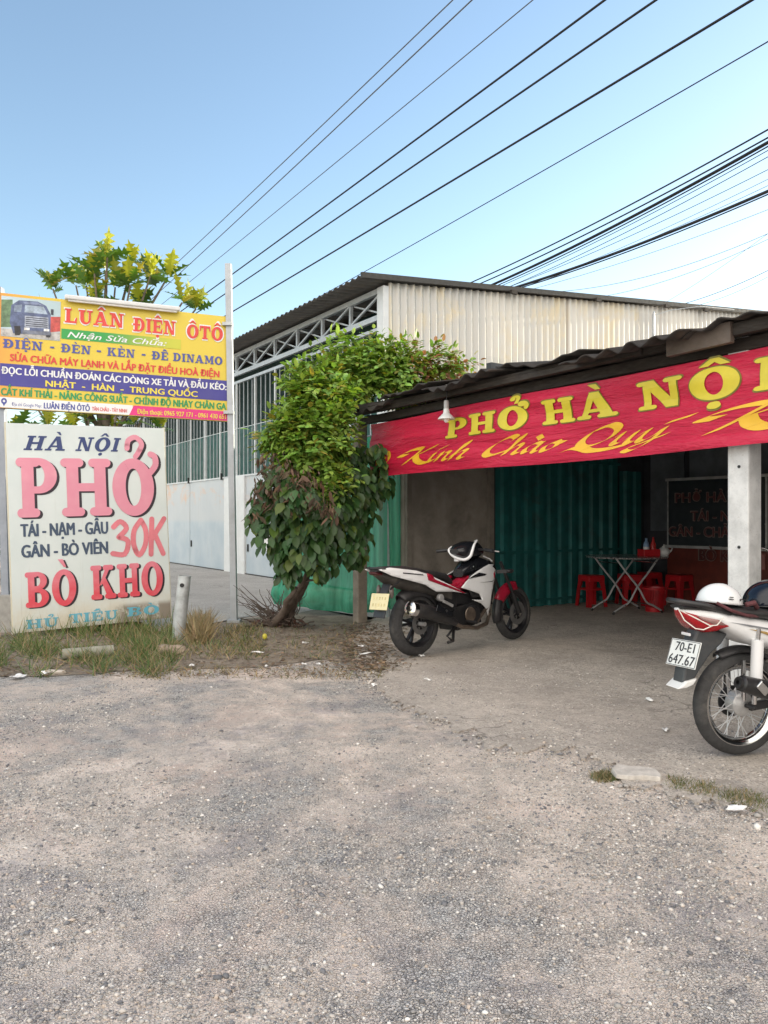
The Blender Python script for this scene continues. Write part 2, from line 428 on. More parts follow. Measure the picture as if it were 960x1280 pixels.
SCRIPT = {
 'i': ([[(0,.7),(.25,1.02),(.2,.2),(.42,.03),(.7,.35)]], .62), 'í': ([[(0,.7),(.25,1.02),(.2,.2),(.42,.03),(.7,.35)], [(.3,1.35),(.8,1.8)]], .62),
 'n': ([[(0,.7),(.22,1.02),(.15,0)], [(.17,.4),(.5,1.0),(.75,.9),(.68,.2),(.9,.03),(1.2,.35)]], 1.1),
 'h': ([[(0,.35),(.35,1.5),(.4,1.95),(.22,1.7),(.12,0)], [(.15,.4),(.48,1.0),(.74,.9),(.66,.2),(.9,.03),(1.2,.35)]], 1.1),
 'a': ([[(.78,.9),(.45,1),(.1,.5),(.3,.02),(.65,.4),(.8,1)], [(.82,1),(.74,.2),(.95,.03),(1.2,.35)]], 1.1),
 'à': ([[(.78,.9),(.45,1),(.1,.5),(.3,.02),(.65,.4),(.8,1)], [(.82,1),(.74,.2),(.95,.03),(1.2,.35)], [(.2,1.75),(.55,1.35)]], 1.1),
 'á': ([[(.78,.9),(.45,1),(.1,.5),(.3,.02),(.65,.4),(.8,1)], [(.82,1),(.74,.2),(.95,.03),(1.2,.35)], [(.4,1.35),(.9,1.8)]], 1.1),
 'o': ([[(.55,1.0),(.12,.55),(.3,.02),(.75,.4),(.6,.98),(.5,.9),(1.0,.8)]], .9), 'c': ([[(.75,.8),(.5,1),(.1,.5),(.35,.02),(.85,.35)]], .8),
 'u': ([[(0,.7),(.22,1.02),(.16,.25),(.4,.02),(.75,.5),(.88,1)], [(.9,1),(.82,.2),(1.02,.03),(1.3,.35)]], 1.2),
 'ý': ([[(0,.7),(.22,1.02),(.16,.25),(.4,.02),(.75,.5),(.88,1)], [(.92,1),(.78,-.2),(.35,-.8),(0,-.6),(.5,-.15),(1.3,.4)], [(.8,1.4),(1.6,1.8)]], 1.2),
 'K': ([[(.62,1.9),(.4,1.0),(.1,-.02)], [(-.35,1.2),(-.85,1.25),(-.6,1.65),(.0,1.92),(.62,1.9)], [(1.7,2.0),(1.2,1.65),(.42,.95)], [(.5,1.0),(.95,.35),(1.6,-.08),(2.3,.15)]], 1.75),
 'C': ([[(1.15,1.45),(1.3,1.8),(.9,1.95),(.2,1.3),(.1,.45),(.6,.02),(1.3,.4)]], 1.35),
 'Q': ([[(.8,1.95),(.15,1.5),(.05,.6),(.6,.05),(1.35,.6),(1.45,1.5),(.9,1.95),(.4,1.7)], [(-.35,-.2),(0,.08),(.5,-.05),(1.2,-.38),(2.1,-.34),(2.8,-.05)]], 1.7),
}
def script_line(L, text, x0, x1, z0, xh, y, nib=.17, shear=.55):
    L.cut(); W = 0; items = []
    for ch in text:
        if ch == ' ': W += .55; continue
        items.append((W, SCRIPT[ch][0], ch.isupper())); W += SCRIPT[ch][1]
    sx = (x1-x0)/W
    nx, nz = math.cos(R(38)), math.sin(R(38))
    for ox, st, cap in items:
        for s_ in st:
            pts = [(ox+a+shear*b, b) for a, b in crom(s_, 8)]; nb = nib*(1.35 if cap else 1.0)
            for (a, b), (c, d) in zip(pts, pts[1:]):
                q = [(a-nb*nx, b-nb*nz), (a+nb*nx, b+nb*nz), (c+nb*nx, d+nb*nz), (c-nb*nx, d-nb*nz)]
                L.poly([(x0+u*sx, z0+v*xh) for u, v in q], y)
def brush_line(L, strokes, x0, z0, sx, sz, y, wd, shear=.12):
    for s_ in strokes:
        pts = [((a+shear*b)*sx+x0, b*sz+z0) for a, b in crom(s_, 8)]
        for (a, b), (c, d) in zip(pts, pts[1:]):
            l = math.hypot(c-a, d-b) or 1e-6; px, pz = -(d-b)/l*wd, (c-a)/l*wd
            L.poly([(a+px, b+pz), (a-px, b-pz), (c-px, d-pz), (c+px, d+pz)], y)
        for a, b in pts[::2]+[pts[-1]]: L.poly(disc(a, b, wd, wd, 10), y)
from mathutils import noise as mnz
# ------------------------------------------------------------------ ground
AX = Vector((.552, -.834, 0)); BX = Vector((.834, .552, 0)); ROT = math.atan2(-.834, .552)
SO = Vector((-.3, 9.6, 0))
def S(a, b, z=0): return SO + AX*a + BX*b + Vector((0, 0, z))

def ground_mat():
    g = NT('gravel_ground'); co = g.coord()
    big = g.noise(co, .55, 5, .6, .4); mid = g.noise(co, 2.3, 6, .65, .3); fine = g.noise(co, 34, 7, .75)
    sand = g.mix(g.rng(mid, .3, .7), (.76,.65,.57), (.86,.775,.69))
    sand = g.mix(g.rng(fine, .38, .66), (.62,.53,.46), sand)
    wv = g.n('ShaderNodeVectorMath', operation='ADD'); nz = g.n('ShaderNodeTexNoise'); nz.inputs['Scale'].default_value = 60; nz.inputs['Detail'].default_value = 3
    sc = g.n('ShaderNodeVectorMath', operation='SCALE'); sc.inputs['Scale'].default_value = .014
    g.l(co, nz.inputs['Vector']); g.l(nz.outputs['Color'], sc.inputs[0]); g.l(co, wv.inputs[0]); g.l(sc.outputs[0], wv.inputs[1])
    st = g.n('ShaderNodeTexVoronoi'); st.inputs['Scale'].default_value = 88; g.l(wv.outputs[0], st.inputs['Vector'])
    sd1 = g.n('ShaderNodeTexVoronoi', feature='DISTANCE_TO_EDGE'); sd1.inputs['Scale'].default_value = 88; g.l(wv.outputs[0], sd1.inputs['Vector'])
    st2 = g.n('ShaderNodeTexVoronoi'); st2.inputs['Scale'].default_value = 190; g.l(wv.outputs[0], st2.inputs['Vector'])
    v1 = g.xyz(st.outputs['Color'])[0]; v2 = g.xyz(st2.outputs['Color'])[1]
    agg = g.ramp(v1, [(0,(.17,.17,.18)), (.35,(.40,.39,.385)), (.7,(.64,.615,.59)), (.93,(.80,.775,.735)), (1,(.88,.86,.82))])
    agg2 = g.ramp(v2, [(0,(.18,.18,.19)), (.5,(.54,.52,.50)), (1,(.88,.85,.81))])
    agg = g.mix(.5, agg, agg2)
    gap = g.math('MULTIPLY', g.rng(sd1.outputs['Distance'], 0, .22, 1, 0), g.rng(g.noise(co, 7, 5, .7), .42, .62))
    agg = g.mix(g.math('MULTIPLY', gap, .9), agg, (.05,.05,.052))  # shade between the stones painted dark into the gaps
    m = g.math('ADD', g.math('MULTIPLY', big, 1.1), g.math('MULTIPLY', mid, .75))
    m = g.math('ADD', m, g.math('MULTIPLY', g.noise(co, 9, 6, .7), .45))
    mask = g.rng(m, 1.09, 1.31)
    c = g.mix(g.math('MULTIPLY', mask, .95), sand, agg)
    sp = g.rng(v2, .72, .95, 0, .6); c = g.mix(sp, c, (.72,.69,.64))
    sp = g.rng(v2, .0, .20, .5, 0); c = g.mix(sp, c, (.13,.125,.125))
    c = g.mix(g.rng(g.noise(co, 1.3, 7, .7, .5), .50, .68, 0, .6), c, (.25,.245,.285))
    c = g.mix(g.rng(g.noise(co, .8, 6, .7, .6), .51, .66, 0, .65), c, (.78,.62,.53))
    h = g.math('ADD', g.math('MULTIPLY', g.math('MINIMUM', g.math('MULTIPLY', sd1.outputs['Distance'], 3), .6), g.rng(m, .98, 1.22, .2, 1)), g.math('MULTIPLY', fine, .7))
    n = g.bump(h, .95, .013); n = g.bump(mid, .5, .05, n); n = g.bump(g.noise(co, 11, 6, .75), .5, .025, n)
    return g.set(c, .93, 0, n)
mb = MB(); mb.add([(-1500,-1500,0),(1500,-1500,0),(1500,1500,0),(-1500,1500,0)], [(0,1,2,3)])
tag(mb.build('ground', ground_mat()), kind='structure')

def conc_mat(name, base, dark, light, crack=True, stain=.5):
    g = NT(name); co = g.coord()
    f = g.noise(co, 1.1, 8, .68, .4); f2 = g.noise(co, 22, 7, .7)
    c = g.mix(g.rng(f, .32, .68), dark, base); c = g.mix(g.rng(f2, .45, .75, 0, .6), c, light)
    c = g.mix(g.rng(g.noise(co, 2.7, 9, .75, .6), .55, .7, 0, stain), c, tuple(x*.55 for x in dark))
    c = g.mix(g.rng(g.noise(co, 7, 9, .78, .4), .48, .66, 0, .5), c, tuple(x*.72 for x in dark)); c = g.mix(g.rng(g.noise(co, .45, 3, .5), .45, .62, 0, .35), c, tuple(x*.8 for x in dark))
    gv = g.xyz(g.voro(co, 95))[0]; c = g.mix(g.math('MULTIPLY', g.rng(g.noise(co, 1.9, 8, .75, .5), .48, .62), .6), c, g.ramp(gv, [(0,tuple(x*.45 for x in dark)), (.5,base), (1,tuple(min(1,x*1.25) for x in light))]))
    sp = g.xyz(g.voro(co, 130))[0]
    c = g.mix(g.rng(sp, .80, .98, 0, .65), c, tuple(x*.5 for x in dark)); c = g.mix(g.rng(sp, .0, .08, .35, 0), c, light)
    n = g.bump(f2, .7, .012); n = g.bump(g.noise(co, 6, 8, .75), .7, .03, n)
    if crack:
        vd = g.n('ShaderNodeTexVoronoi', feature='DISTANCE_TO_EDGE'); vd.inputs['Scale'].default_value = .75
        wv = g.n('ShaderNodeVectorMath', operation='ADD'); nz = g.n('ShaderNodeTexNoise'); nz.inputs['Scale'].default_value = 2.2; nz.inputs['Detail'].default_value = 6
        g.l(co, nz.inputs['Vector']); g.l(co, wv.inputs[0]); g.l(nz.outputs['Color'], wv.inputs[1]); g.l(wv.outputs[0], vd.inputs['Vector'])
        k = g.math('MULTIPLY', g.rng(vd.outputs['Distance'], 0, .012, 1, 0), g.rng(g.noise(co, .6, 2), .5, .6))
        c = g.mix(g.math('MULTIPLY', k, .7), c, tuple(x*.3 for x in dark))
    return g.set(c, .88, 0, n)
# concrete floor of the forecourt and shop, ragged front edge
edge = [(445,836),(462,846),(470,862),(492,872),(505,886),(530,893),(556,908),(585,914),(612,926),(655,929),(690,941),(716,940),
        (742,956),(768,962),(790,978),(826,982),(850,996),(885,1000),(920,1012),(960,1018),(1010,1030),(1100,1050)]
pts = [gnd(x, y, .012) for x, y in edge]; fine_pts = []
for p, q in zip(pts, pts[1:]):
    n = max(2, int((q-p).length/.018))
    for k in range(n):
        t = k/n; pp = p.lerp(q, t); q_ = mnz.fractal(Vector((pp.x*6, pp.y*6, 1.3)), .8, 2.1, 5); pp.y += .22*q_+rng.uniform(-.008, .008); pp.x += .08*q_; fine_pts.append(pp)
fine_pts.append(pts[-1])
ring = fine_pts + [Vector((6.6,-1,.012)), S(10.2,5.6,.02), S(-.12,5.6,.02), S(-.12,.3,.018), gnd(440,800,.014)]
bm = bmesh.new(); vs = [bm.verts.new(p) for p in ring]; bm.faces.new(vs)
r = bmesh.ops.extrude_face_region(bm, geom=bm.faces[:]); 
for v in [e for e in r['geom'] if isinstance(e, bmesh.types.BMVert)]: v.co.z -= .06
bmesh.ops.recalc_face_normals(bm, faces=bm.faces); bmesh.ops.triangulate(bm, faces=bm.faces)
me = bpy.data.meshes.new('concrete_floor'); bm.to_mesh(me); bm.free()
tag(link('concrete_floor', me, conc_mat('worn_concrete', (.52,.465,.41), (.34,.305,.27), (.66,.605,.54))), kind='structure')
# pale driveway in front of the warehouse
WO = Vector((.067, 12.9, 0))
def Wp(x, y, z=0): return WO + AX*x + BX*y + Vector((0,0,z))
mb = MB(); mb.add([Wp(-26,.02,.008), Wp(-26,-4.4,.008), Wp(-8.0,-3.9,.008), gnd(205,792,.008), gnd(260,780,.008), gnd(300,772,.008), gnd(370,764,.008), Wp(-2.2,-.6,.008), Wp(-2.2,.02,.008)],
       [tuple(range(9))])
tag(mb.build('driveway', conc_mat('pale_concrete', (.46,.44,.42), (.36,.34,.32), (.54,.52,.50), True, .35)), kind='structure')
# packed brown earth under the vine and along the verge
g = NT('brown_earth'); co = g.coord()
c = g.mix(g.rng(g.noise(co, 4, 7, .7), .3, .7), (.13,.10,.075), (.27,.23,.18)); c = g.mix(g.rng(g.noise(co, 40, 5), .5, .7, 0, .6), c, (.36,.33,.28))
M_EARTH = g.set(c, .95, 0, g.bump(g.noise(co, 25, 6, .7), .6, .02))
vp = [gnd(x, y  , .005) for x, y in [(-260,812),(-120,832),(-20,846),(70,845),(170,838),(250,836),(330,834),(400,824),(448,830),(470,822),(468,806),(480,790),(470,772)]] + [S(-.1,.2,.005), S(-1.5,.2,.005), gnd(372,766,.005), gnd(300,774,.005), gnd(255,782,.005), gnd(205,793,.005), Vector((-5.6,9.2,.005))]
bm = bmesh.new(); bm.faces.new([bm.verts.new(p) for p in vp]); bmesh.ops.triangulate(bm, faces=bm.faces)
me = bpy.data.meshes.new('earth_verge'); bm.to_mesh(me); bm.free()
for p in me.polygons:
    if p.normal.z < 0: p.flip()
tag(link('earth_verge', me, M_EARTH), kind='structure')

# ------------------------------------------------------------------ warehouse
M_WHITE = pm('white_painted_steel', (.66,.69,.71), .5, 0, .06, 5, (.42,.36,.28), 2.5, .22)
M_TRUSS = pm('pale_steel', (.50,.53,.56), .5, .2, .1, 8)
M_GREEN = pm('green_sheet', (.008,.075,.065), .5, 0, .3, 3)
M_DARKIN = pm('dark_interior', (.045,.05,.05), .9)
M_GALV = pm('galvanised_steel', (.42,.45,.47), .45, .45, .15, 10, (.28,.25,.22), 4, .4)
M_BLACK = pm('black_plastic', (.012,.012,.013), .5, 0, .2, 10)
def zinc_mat():
    g = NT('zinc_wall'); co = g.coord(); x, y, z = g.xyz(co)
    sheet = g.math('FLOOR', g.math('MULTIPLY', y, .95)); cx = g.n('ShaderNodeCombineXYZ'); g.l(sheet, cx.inputs[0]); g.l(g.math('FLOOR', g.math('MULTIPLY', z, .7)), cx.inputs[1])
    wn = g.n('ShaderNodeTexWhiteNoise'); g.l(cx.outputs[0], wn.inputs['Vector'])
    c = g.mix(g.rng(wn.outputs['Value'], 0, 1), (.49,.49,.47), (.58,.57,.53))
    blk = g.n('ShaderNodeTexVoronoi', distance='CHEBYCHEV'); blk.inputs['Scale'].default_value = .95; blk.inputs['Randomness'].default_value = .8; g.l(g.coord('Object', (1,1.0,.9)), blk.inputs['Vector'])
    yb = g.math('ADD', g.xyz(blk.outputs['Color'])[0], g.math('MULTIPLY', g.noise(co, 2.6, 7, .75), .7))
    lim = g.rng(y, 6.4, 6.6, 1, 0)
    c = g.mix(g.math('MULTIPLY', g.rng(g.noise(g.coord('Object',(1,.8,.55)), 1.5, 8, .72, .5), .46, .68, 0, .75), lim), c, (.64,.54,.34))  # warm patches: yellowed sheet and patchy sunlight, both painted into the colour
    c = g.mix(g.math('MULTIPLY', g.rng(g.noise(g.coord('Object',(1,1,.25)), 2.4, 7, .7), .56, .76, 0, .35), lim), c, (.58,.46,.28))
    c = g.mix(g.rng(g.noise(g.coord('Object',(1,7,.22)), 2.1, 7, .72), .58, .74, 0, .55), c, (.26,.15,.08))
    sy = g.math('ABSOLUTE', g.math('SUBTRACT', g.math('FRACT', g.math('DIVIDE', y, 2.15)), .5))
    c = g.mix(g.rng(sy, .485, .497, 0, .55), c, (.2,.15,.10))
    c = g.mix(g.rng(g.noise(g.coord('Object',(1,6,.3)), 3, 6), .55, .75, 0, .35), c, (.40,.38,.34))
    return g.set(c, .42, .25, g.bump(g.noise(co, 9, 4), .08, .01))
wh = thing('warehouse', 'tall corrugated metal warehouse with white sheet doors and barred green upper front', 'building', WO, ROT)
def WZ(y): return 5.28 + .095*y
def corr(along, d, pitch): return d*math.sin(2*math.pi*along/pitch)
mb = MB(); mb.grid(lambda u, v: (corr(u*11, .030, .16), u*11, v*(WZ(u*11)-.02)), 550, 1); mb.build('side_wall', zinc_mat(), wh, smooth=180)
M_ROOFT = pm('grey_roof_sheet', (.12,.115,.11), .55, .3, .2, 3, (.2,.13,.08), 1.5, .4)
mb = MB(); mb.grid(lambda u, v: (-20.2+u*20.3, -.58+v*11.9, WZ(-.58+v*11.9)+.03+corr(u*20.3, .022, .19)), 860, 2); mb.build('roof', M_ROOFT, wh, smooth=180, thick=.004)
mb = MB(); mb.bar((.12,-.60,WZ(-.60)+.03),(.12,11.35,WZ(11.35)+.03),.05,.09); mb.build('roof_trim', pm('dark_trim', (.035,.033,.03), .6), wh)
M_PURL = pm('dark_purlin', (.04,.035,.03), .8)
for y in (2.7, 5.0, 7.2, 8.6): mb = MB(); mb.box((.17, y, WZ(y)-.04), (.05,.14,.07)); mb.build('purlin_end', M_PURL, wh)
mb = MB(); mb.box((-10.1,11.1,3), (20.2,.1,6.2)); mb.box((-20.15,5.5,3), (.1,11,6)); mb.build('inner_wall', M_DARKIN, wh)
mb = MB(); mb.box((-10,.42,2.9),(19.8,.02,1.3)); mb.build('green_panel', M_GREEN, wh)
mb = MB(); mb.box((-10,.75,2.6),(19.8,.02,5.2)); mb.build('interior_shade_sheet', pm('interior_shade_green', (.006,.030,.028), .8), wh)  # dark sheet added behind the bars, stands in for the unlit interior
# truss
mb = MB(); zt, zb = 5.17, 4.72
mb.bar((-20,-.02,zt),(-.08,-.02,zt),.07,.09); mb.bar((-20,-.02,zb),(-.08,-.02,zb),.07,.09); mb.bar((-20,-.02,zb-.20),(-.08,-.02,zb-.20),.06,.06)
x = -.12; k = 0
while x > -19.5:
    mb.bar((x,-.02,zb+.04),(x,-.02,zt-.04),.055,.055, (1,0,0))
    x2 = x-1.05
    mb.bar((x-.03,-.03,zt-.05),(x2+.03,-.03,zb+.05),.035,.035); mb.bar((x-.03,.03,zb+.05),(x2+.03,.03,zt-.05),.028,.028)
    x = x2
mb.build('truss', M_TRUSS, wh)
mb = MB()   # second truss line further in, carrying the roof
for yy in (3.5, 7):
    mb.bar((-20,yy,WZ(yy)-.15),(-.1,yy,WZ(yy)-.15),.08,.1)
for k in range(12): mb.bar((-.4-k*1.7,.1,WZ(.1)-.05),(-.4-k*1.7,11,WZ(11)-.05),.06,.08)
mb.build('rafter', M_TRUSS, wh)
mb = MB(); x = -.3
while x > -19.8:
    mb.box((x,0,(2.31+4.5)/2),(.017,.017,4.5-2.31)); x -= .24
mb.build('window_bars', M_TRUSS, wh)
mb = MB()
for x in (-1.17,-2.2,-3.25,-4.3,-5.35,-6.4,-7.45,-8.5,-9.6,-10.7,-11.8,-12.9,-14): mb.box((x,-.03,3.4),(.045,.035,2.26))
mb.bar((-20,-.04,3.42),(-.1,-.04,3.42),.012,.012)
mb.build('window_post', M_WHITE, wh)
mb = MB(); mb.box((-.09,-.03,2.6),(.2,.14,5.2)); mb.build('corner_post', M_WHITE, wh, bevel=.006)
mb = MB(); mb.box((-6.17,-.02,1.15),(.55,.10,2.30)); mb.box((-6.98,-.01,1.15),(.40,.07,2.30)); mb.build('pilaster', pm('bright_white_paint', (.74,.76,.77), .5, 0, .05, 4, (.45,.4,.33), 2, .2), wh, bevel=.006)
def door_mat():
    g = NT('door_paint'); co = g.coord(); x, y, z = g.xyz(co)
    c = g.mix(g.rng(g.noise(co, 1.4, 5), .3, .7), (.42,.50,.57), (.52,.58,.63))
    up = g.rng(z, 1.15, 1.3)
    c = g.mix(g.math('MULTIPLY', up, .55), c, (.60,.60,.61))
    pe = g.math('MULTIPLY', g.rng(g.noise(g.coord('Object',(1,1,1.6)), 1.1, 7, .7, .6), .52, .68), g.rng(z, 1.6, 1.75))
    c = g.mix(g.math('MULTIPLY', pe, .75), c, (.72,.45,.30))  # peach sky reflection and rust tint painted onto the upper doors
    c = g.mix(g.rng(g.noise(g.coord('Object',(6,1,.4)), 2, 6), .56, .75, 0, .3), c, (.4,.38,.36))
    return g.set(c, .45, 0)
M_DOOR = door_mat()
for x0, x1 in ((-2.3,-3.98),(-4.0,-5.88),(-7.2,-9.68),(-9.7,-12.2),(-12.22,-14.8),(-14.82,-19.9),(-.2,-2.28)):
    mb = MB(); mb.box(((x0+x1)/2,0,1.16),(abs(x1-x0)-.012,.04,2.26)); d = mb.build('door', M_DOOR, wh)
    mb = MB()
    if x1 > -15: mb.box((x1+.13,-.035,.62),(.05,.03,.17)); mb.build('handle', M_BLACK, d, bevel=.008)
mb = MB(); mb.box((-10.0,-.02,2.3),(19.8,.05,.035)); mb.build('door_rail', M_WHITE, wh)
mb = MB()
for x in (-7.3,-9.7,-12.2): mb.box((x,-.06,2.33),(.05,.04,.16))
mb.build('hinge', M_BLACK, wh)
mb = MB(); mb.box((-4.53,-.025,.83),(.72,.006,.5)); mb.build('notice', pm('paper_white', (.8,.8,.78), .7, 0, .03), wh)
mb = MB(); mb.box((-10,-.01,.016),(19.8,.06,.03)); mb.build('door_sill', M_BLACK, wh)
# thin pipe with a stay wire standing against the wall
lb = thing('vent_pipe', 'thin grey standpipe with a stay wire against the corrugated wall above the shop roof', 'pipe', Wp(.35, 6.5, 0), ROT)
mb = MB(); mb.tube([(0,0,2.0),(0,0,5.62)],.03,8); mb.tube([(0,0,5.55),(-.10,.15,5.70)],.02,6); mb.build('pipe', M_GALV, lb)
mb = MB(); mb.tube([(0,0,5.58),(.15,.4,5.72),(.35,1.1,5.86),(.2,2.6,6.05)],.008,5); mb.build('stay_wire', M_GALV, lb)
mb = MB()
for z in (3.0, 4.6): mb.bar((-.33,0,z),(0,0,z),.04,.04)
mb.build('bracket', M_GALV, lb)

# ------------------------------------------------------------------ noodle shop
M_FIBRO = pm('weathered_roof_sheet', (.032,.028,.026), .9, 0, .35, 4, (.09,.06,.04), 3, .5, bump=.3)
M_WOOD = pm('old_wood', (.032,.025,.02), .8, 0, .3, 5, (.02,.016,.012), 3, .5, .25, 40, (1,1,6))
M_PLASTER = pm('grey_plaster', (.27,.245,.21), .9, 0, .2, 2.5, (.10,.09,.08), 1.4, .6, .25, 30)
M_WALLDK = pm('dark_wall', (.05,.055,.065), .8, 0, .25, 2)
sh = thing('noodle_shop', 'open fronted noodle shop under a low weathered wavy roof', 'building', SO, ROT)
def SZ(y): return 2.63 + (y+.35)*.15
a = -.05; k = 0
random.seed(5)
mbr = MB()
while a < 10.3:
    wd = random.uniform(.85, 1.15); over = random.uniform(-.12, .09); dz = random.uniform(-.035, .05); tilt = random.uniform(-.02, .02); ph = random.random()
    sag = random.uniform(.02, .11)
    def fn(u, v, a=a, wd=wd, over=over, dz=dz, tilt=tilt, ph=ph, sag=sag):
        x = a+u*(wd+.08); y = -.35+over+v*(6.05-over)+.05*(1-v)*mnz.noise(Vector((x*2.3, a, 0)))+.025*(1-v)*mnz.noise(Vector((x*14, a, 5)))
        e = max(0, 1-v*4)
        return (x, y, SZ(y)+dz+tilt*(u-.5)+(.017+.010*math.sin(x*3.1))*math.sin(2*math.pi*(x/.21))+.055*e*mnz.noise(Vector((x*1.9, y*1.5, 2)))+.02*mnz.noise(Vector((x*6, y*3, 7)))-sag*e*e*(.5+.5*math.sin(u*5+ph*6)))
    mbr.grid(fn, 48, 10); a += wd; k += 1
mbr.build('roof', M_FIBRO, sh, smooth=60, thick=.012)
mb = MB()
for y in (-.17, 1.0, 2.2, 3.4, 4.6): mb.bar((-.05,y,SZ(y)-.075),(10.2,y,SZ(y)-.075),.06,.08)
for x in (.08,1.3,2.6,3.9,5.15,6.4,7.7,9.0): mb.bar((x,.05,SZ(.05)-.16),(x,5.5,SZ(5.5)-.16),.06,.10)
mb.build('rafter', M_WOOD, sh)
mb = MB(); mb.bar((.0,-.02,2.50),(10.2,-.02,2.51),.06,.09); mb.bar((1.9,-.21,2.56),(4.4,-.21,2.565),.03,.05); mb.build('fascia_board', M_WOOD, sh, bevel=.004)
mb = MB(); mb.bar((4.62,-.20,2.555),(5.13,-.20,2.565),.05,.145); mb.build('fascia_board', pm('pale_wood', (.12,.095,.078), .8, 0, .25, 4, (.08,.06,.05), 3, .4), sh, bevel=.006)
o = MB(); o.box((0,0,1.25),(.135,.135,2.5)); p = o.build('post', pm('grey_wood_post', (.27,.235,.19), .85, 0, .25, 5, (.12,.10,.08), 3, .5, .3, 50), sh, bevel=.012); p['label'] = 'weathered grey wooden post'
def col_mat():
    g = NT('white_cement'); co = g.coord()
    c = g.mix(g.rng(g.noise(co, 7, 8, .7), .3, .65), (.54,.55,.55), (.76,.77,.77)); c = g.mix(g.rng(g.noise(co, 28, 6, .75), .56, .72, 0, .6), c, (.34,.33,.31))
    c = g.mix(g.rng(g.noise(g.coord('Object',(5,5,.5)), 2, 6), .55, .75, 0, .35), c, (.3,.28,.25))
    return g.set(c, .9, 0, g.bump(g.noise(co, 45, 6, .7), .4, .006))
CA = 5.07
o = MB(); o.box((CA,.04,1.28),(.158,.16,2.56)); p = o.build('post', col_mat(), sh, bevel=.01); p['label'] = 'rough white cement post'
o = MB()
for z in (.62, 1.10, 1.66, 2.2): o.lathe([(.011,0),(.011,.004),(0,.004)], 10, Matrix.Translation((CA+.01,-.041,z)) @ Matrix.Rotation(R(90),4,'X'))
o.build('bolt_hole', M_BLACK, p)
o = MB(); o.box((9.9,0,1.25),(.15,.15,2.5)); o.build('post', M_PLASTER, sh)
# walls
mb = MB(); mb.box((-.055,1.45,1.5),(.1,1.54,3.0)); mb.build('wall', M_PLASTER, sh)
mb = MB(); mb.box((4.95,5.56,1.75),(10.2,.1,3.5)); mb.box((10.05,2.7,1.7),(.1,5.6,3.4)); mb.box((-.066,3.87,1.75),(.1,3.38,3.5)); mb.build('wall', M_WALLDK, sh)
mb = MB(); mb.grid(lambda u, v: (-2.5+2.38*u, 5.5+corr(u*2.4,.02,.16), v*3.5), 120, 1); mb.build('alley_sun_block', M_ROOFT, sh, smooth=180)  # unseen sheet added across the alley to block the low sun
mb = MB(); mb.bar((.02,.72,0.02),(.02,.72,2.6),.07,.07,(1,0,0)); mb.bar((.025,2.13,0.02),(.025,2.13,2.5),.08,.07,(1,0,0)); mb.build('door_frame', pm('grey_frame', (.22,.20,.17), .8), sh)
# folding green shutter on the left side wall
def trap(t, p, d):
    t = (t/p) % 1.0
    return d*(0 if t < .42 else ((t-.42)/.08 if t < .5 else (1 if t < .92 else 1-(t-.92)/.08)))
def shut(y0, y1, x0, z1, x1=None):
    mb = MB(); n = int((y1-y0)/.008); x1 = x0 if x1 is None else x1
    mb.grid(lambda u, v: (x0+(x1-x0)*u+trap(u*(y1-y0), .225, .05), y0+u*(y1-y0), .022+v*(z1-.022)), n, 1)
    return mb
M_SHUT = pm('green_shutter_paint', (.015,.135,.13), .5, .1, .25, 3, (.05,.06,.05), 2.2, .5)
s1 = shut(2.2, 4.75, .05, 2.25, .07).build('shutter', M_SHUT, sh)
s2 = shut(4.77, 5.3, .09, 2.05).build('shutter', M_SHUT, sh)
mb = MB()
for z in (.12, .82, 2.15): mb.bar((.125,2.2,z),(.125,4.75,z),.012,.035)
mb.build('rail', M_SHUT, s1)
# inside: hanging sheet and poster frames on the back wall
mb = MB(); mb.box((.45,5.48,1.75),(.62,.02,1.3)); mb.box((1.6,5.49,2.2),(1.5,.02,.6)); mb.build('poster', pm('faded_poster', (.13,.15,.17), .6, 0, .3, 3), sh)
# hanging lamp
g = S(2.086,-.27)
hl = thing('hanging_lamp', 'small white metal bulb shade hanging from the roof edge in front of the red banner', 'lamp', (g.x, g.y, 2.295))
mb = MB(); mb.lathe([(.0,.105),(.028,.105),(.034,.06),(.05,.045),(.082,.012),(.088,.0),(.084,.0),(.05,.038),(.03,.05)], 24); mb.build('lamp_shade', pm('white_enamel', (.72,.73,.72), .35, 0, .05), hl, smooth=50)
mb = MB(); mb.lathe([(.0,.19),(.02,.19),(.026,.17),(.026,.105),(0,.105)], 16); mb.build('socket', pm('grey_socket', (.45,.45,.44), .5), hl, smooth=50)
mb = MB(); mb.tube([(0,0,.185),(.004,0,.24),(-.004,.0,.35)], .006, 6); mb.build('cord', M_BLACK, hl)
mb = MB(); mb.ellipsoid((0,0,.01),(.032,.032,.045)); mb.build('bulb', pm('bulb_glass', (.8,.8,.78), .15), hl, smooth=180)

# ------------------------------------------------------------------ red banner
def fabric_mat(name, col, spec=.3):
    g = NT(name); co = g.coord('Object', (.35,1,3.2))
    f = g.noise(co, 3.4, 6, .62, .6); f2 = g.noise(g.coord('Object', (.5,1,5)), 8, 5, .6, .3)
    c = g.mix(g.rng(f, .3, .7), tuple(x*.93 for x in col), tuple(min(1,x*1.05) for x in col))
    n = g.bump(f, .9, .06); n = g.bump(f2, .55, .012, n)
    return g.set(c, .36, 0, n)
BL = 7.6
def bwarp(p):
    """banner space (x along from its left end, y out, z height) to rippled cloth"""
    x, y, z = p
    t = (z-1.78)/.64
    rip = .012*math.sin(x*2.3+t*2.0)+.010*math.sin(x*1.1-t*6+.6)+.006*math.sin(x*5.1+t*9)+.007*math.sin(t*17+x*.9)
    dz = .012*math.sin(x*1.3+.4)*(1-t) - .010*math.sin(x*2.05)*t
    return Vector((x, y+rip, z+dz+.006*x*(.5 if t > .5 else .3)))
